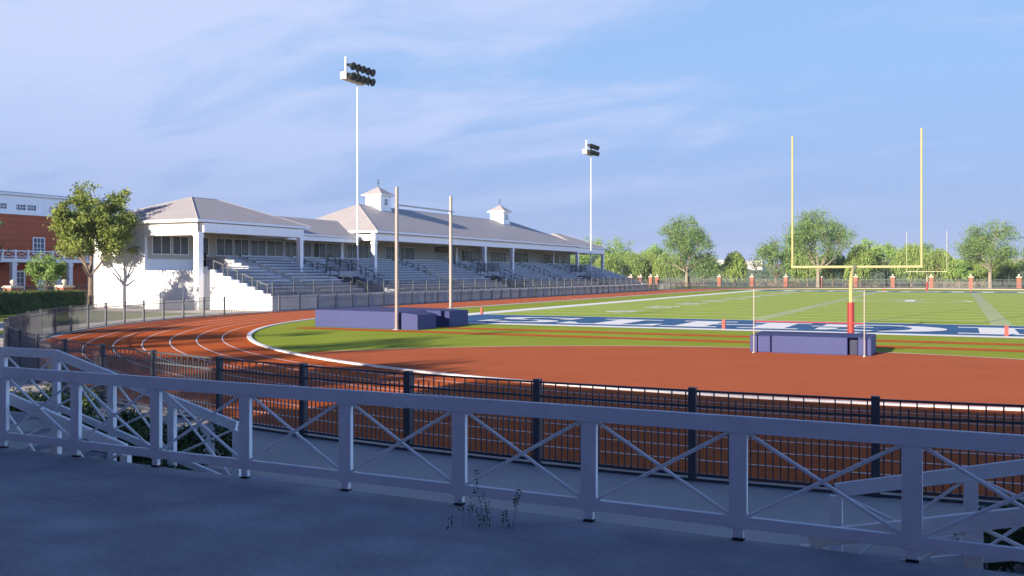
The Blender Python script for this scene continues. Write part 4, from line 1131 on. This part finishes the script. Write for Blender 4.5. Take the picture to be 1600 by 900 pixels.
# iron fence and piers beyond the hedge
gq = 'brick piers with ball caps beyond the hedge'
pier(-60.6,1.1,1.62,'brick pier with a stone ball on top, left one beyond the hedge',gq,.9)
pier(-60.6,5.6,1.62,'brick pier with a stone ball on top, right one beside the tree trunk',gq,.9)
t = tag(empty('iron_fence', (-60.9,0,0)), 'black iron picket fence between the brick piers beyond the hedge', 'fence')
for a0,b0 in ((-7.0,.6),(1.6,5.1),(6.1,20)):
    m_ = MB(); 
    for z in (.25,1.62): m_.box(-.02,.02,a0,b0,z-.02,z+.02)
    for k in range(int((b0-a0)/.14)): y = a0+.07+k*.14; m_.box(-.014,.014,y-.014,y+.014,.02,1.82)
    m_.build('fence_bay', M['black'], t)
t = tag(empty('stair_railing', (-57.5,5.2,0)), 'small black handrail with sloping end in front of the white end wall', 'railing')
m_ = MB().bar((-.9,0,1.4),(.2,0,1.4),.04,.04).bar((.2,0,1.4),(1.0,0,.8),.04,.04)
for i in range(9): x = -.9+i*.14; m_.box(x-.012,x+.012,-.012,.012,0,1.4)
for i in range(1,6): x = .2+i*.16; m_.box(x-.012,x+.012,-.012,.012,0,1.4-.75*(x-.2))
m_.build('rails', M['black'], t)

# parked car (blue) behind the fence
def car(x, y, rz, label):
    t = tag(empty('parked_car', (x,y,0), rz), label, 'car')
    # side profile in (length, z)
    P = [(-2.15,.35),(-2.2,.72),(-1.9,.88),(-1.35,.95),(-.75,1.38),(.75,1.43),(1.45,1.0),(2.1,.92),(2.2,.6),(2.15,.35)]
    b = MB(); b.prism([(p[0],p[1]) for p in P], 'y', -.86, .86); b.build('body', M['carpaint'], t, bevel=.07)
    for s_ in (-1,1):
        y0 = s_*.862
        g = MB().prism([(-1.2,.96),(-.72,1.30),(-.05,1.34),(-.05,.96)],'y',min(y0,y0+s_*.012),max(y0,y0+s_*.012)).prism([(.05,.96),(.05,1.34),(.7,1.34),(1.25,1.02)],'y',min(y0,y0+s_*.012),max(y0,y0+s_*.012))
        g.build('side_window', M['glassblue'], t)
        for xx in (-1.35,1.35):
            w_ = MB().cyl((xx,s_*.68,.33),(xx,s_*.90,.33),.33,.33,20).build('wheel', M['tyre'], t)
            MB().cyl((xx,s_*.90,.33),(xx,s_*.915,.33),.2,.2,14).build('rim', M['grey'], w_)
    MB().add([(-1.36,-.7,.98),(-1.36,.7,.98),(-.80,.62,1.37),(-.80,-.62,1.37)],[(0,1,2,3)]).build('windscreen', M['glassblue'], t)
car(-66, 4.6, PI/2, 'blue car parked behind the hedge and iron fence')

# distant white buildings on the rise
gb = 'distant pale buildings on the rise beyond the trees'
for (px,Y,wd,h,zb,l) in [(1116,560,15,5.5,6.0,'long low pale building seen left of the lone willow'),(1172,560,5.5,4.2,6.4,'small square white building right of the lone willow'),(1184,540,7,5.2,5.6,'larger square white building against the dense green tree'),(1163,620,9,2.4,7.0,'low dark-roofed shed between the lone willow and the white blocks')]:
    x = xat(px,Y); t = tag(empty('distant_building', (x,Y,0)), l, 'building', gb)
    MB().box(-wd/2,wd/2,-4,4,2,zb+h).build('wall', M['far_white'], t)
    MB().box(-wd/2-.3,wd/2+.3,-4.3,4.3,zb+h+.01,zb+h+.3).build('roof', M['roof'], t)
    MB().box(-wd*.3,-wd*.1,-4.05,-4.001,zb+h*.4,zb+h*.75).box(wd*.1,wd*.3,-4.05,-4.001,zb+h*.4,zb+h*.75).build('window', M['glassblue'], t)

# ------------------------------------------------------------ behind the camera: the building and trees that shade the terrace
hb = tag(empty('school_building', (10,-70,0)), 'two storey brick building standing behind the terrace', 'building')
ho = Matrix.Translation((-10,70,0))
def hp(mb,name,m,parent=None,**k):
    o = mb.build(name, M[m], parent or hb, **k)
    if parent is None: o.matrix_parent_inverse = ho
    return o
HX0, HX1, HY, HZ = -13.9, 60, -57.8, 8.6
hp(MB().box(HX0,HX1,HY-14,HY,0,HZ), 'brick_wall', 'brick')
hp(MB().box(HX0-.4,HX1+.4,HY-14.4,HY+.4,HZ+.01,HZ+.4), 'roof', 'roof')
for y in range(14):
    for z in (1.2,5.0):
        x = HX0+2+y*4.9; f = hp(MB().box(x,x+1.6,HY+.002,HY+.08,z,z+2.1), 'window', 'white'); MB().box(x+.1,x+1.5,HY+.082,HY+.09,z+.1,z+2.0).build('pane', M['glassblue'], f)
gs = 'trees behind and left of the terrace'
for i,(x,y,h,r) in enumerate([(-18.5,-58,9.6,3.8),(-26,-58,13.2,3.6),(-34,-55,12.6,3.4),(-40,-46,9.6,3.2),(-47,-36,8.0,3.0),(-58,-34,8.0,3.2),(-64,-27,8.5,3.4)]):
    tree((x,y,0), 'leafy tree standing '+['beside the corner of the school building','tall and nearest the school building','tall and beside the approach path','where the approach path widens','near the left bend of the track fence','across the path from the hedge','farthest along the approach path'][i], 'tree', h, r, 2.6, .2, 'leaf_far', 'bark', 300+i, .40, 9000, .25, group=gs, gap=.35, clump=.65)

# ------------------------------------------------------------ the air
hz = MB().box(-6200, 6200, -6200, 6300, -1.5, 48).build('haze', bpy.data.materials.new('haze_air'))
hm = hz.data.materials[0]; hm.use_nodes = True; ht = hm.node_tree; ht.nodes.clear()
ho_ = ht.nodes.new('ShaderNodeOutputMaterial'); pv = ht.nodes.new('ShaderNodeVolumePrincipled')
pv.inputs['Color'].default_value = (.62,.74,1,1); pv.inputs['Density'].default_value = .00018; pv.inputs['Anisotropy'].default_value = 0
ht.links.new(pv.outputs[0], ho_.inputs['Volume']); hz['kind'] = 'stuff'
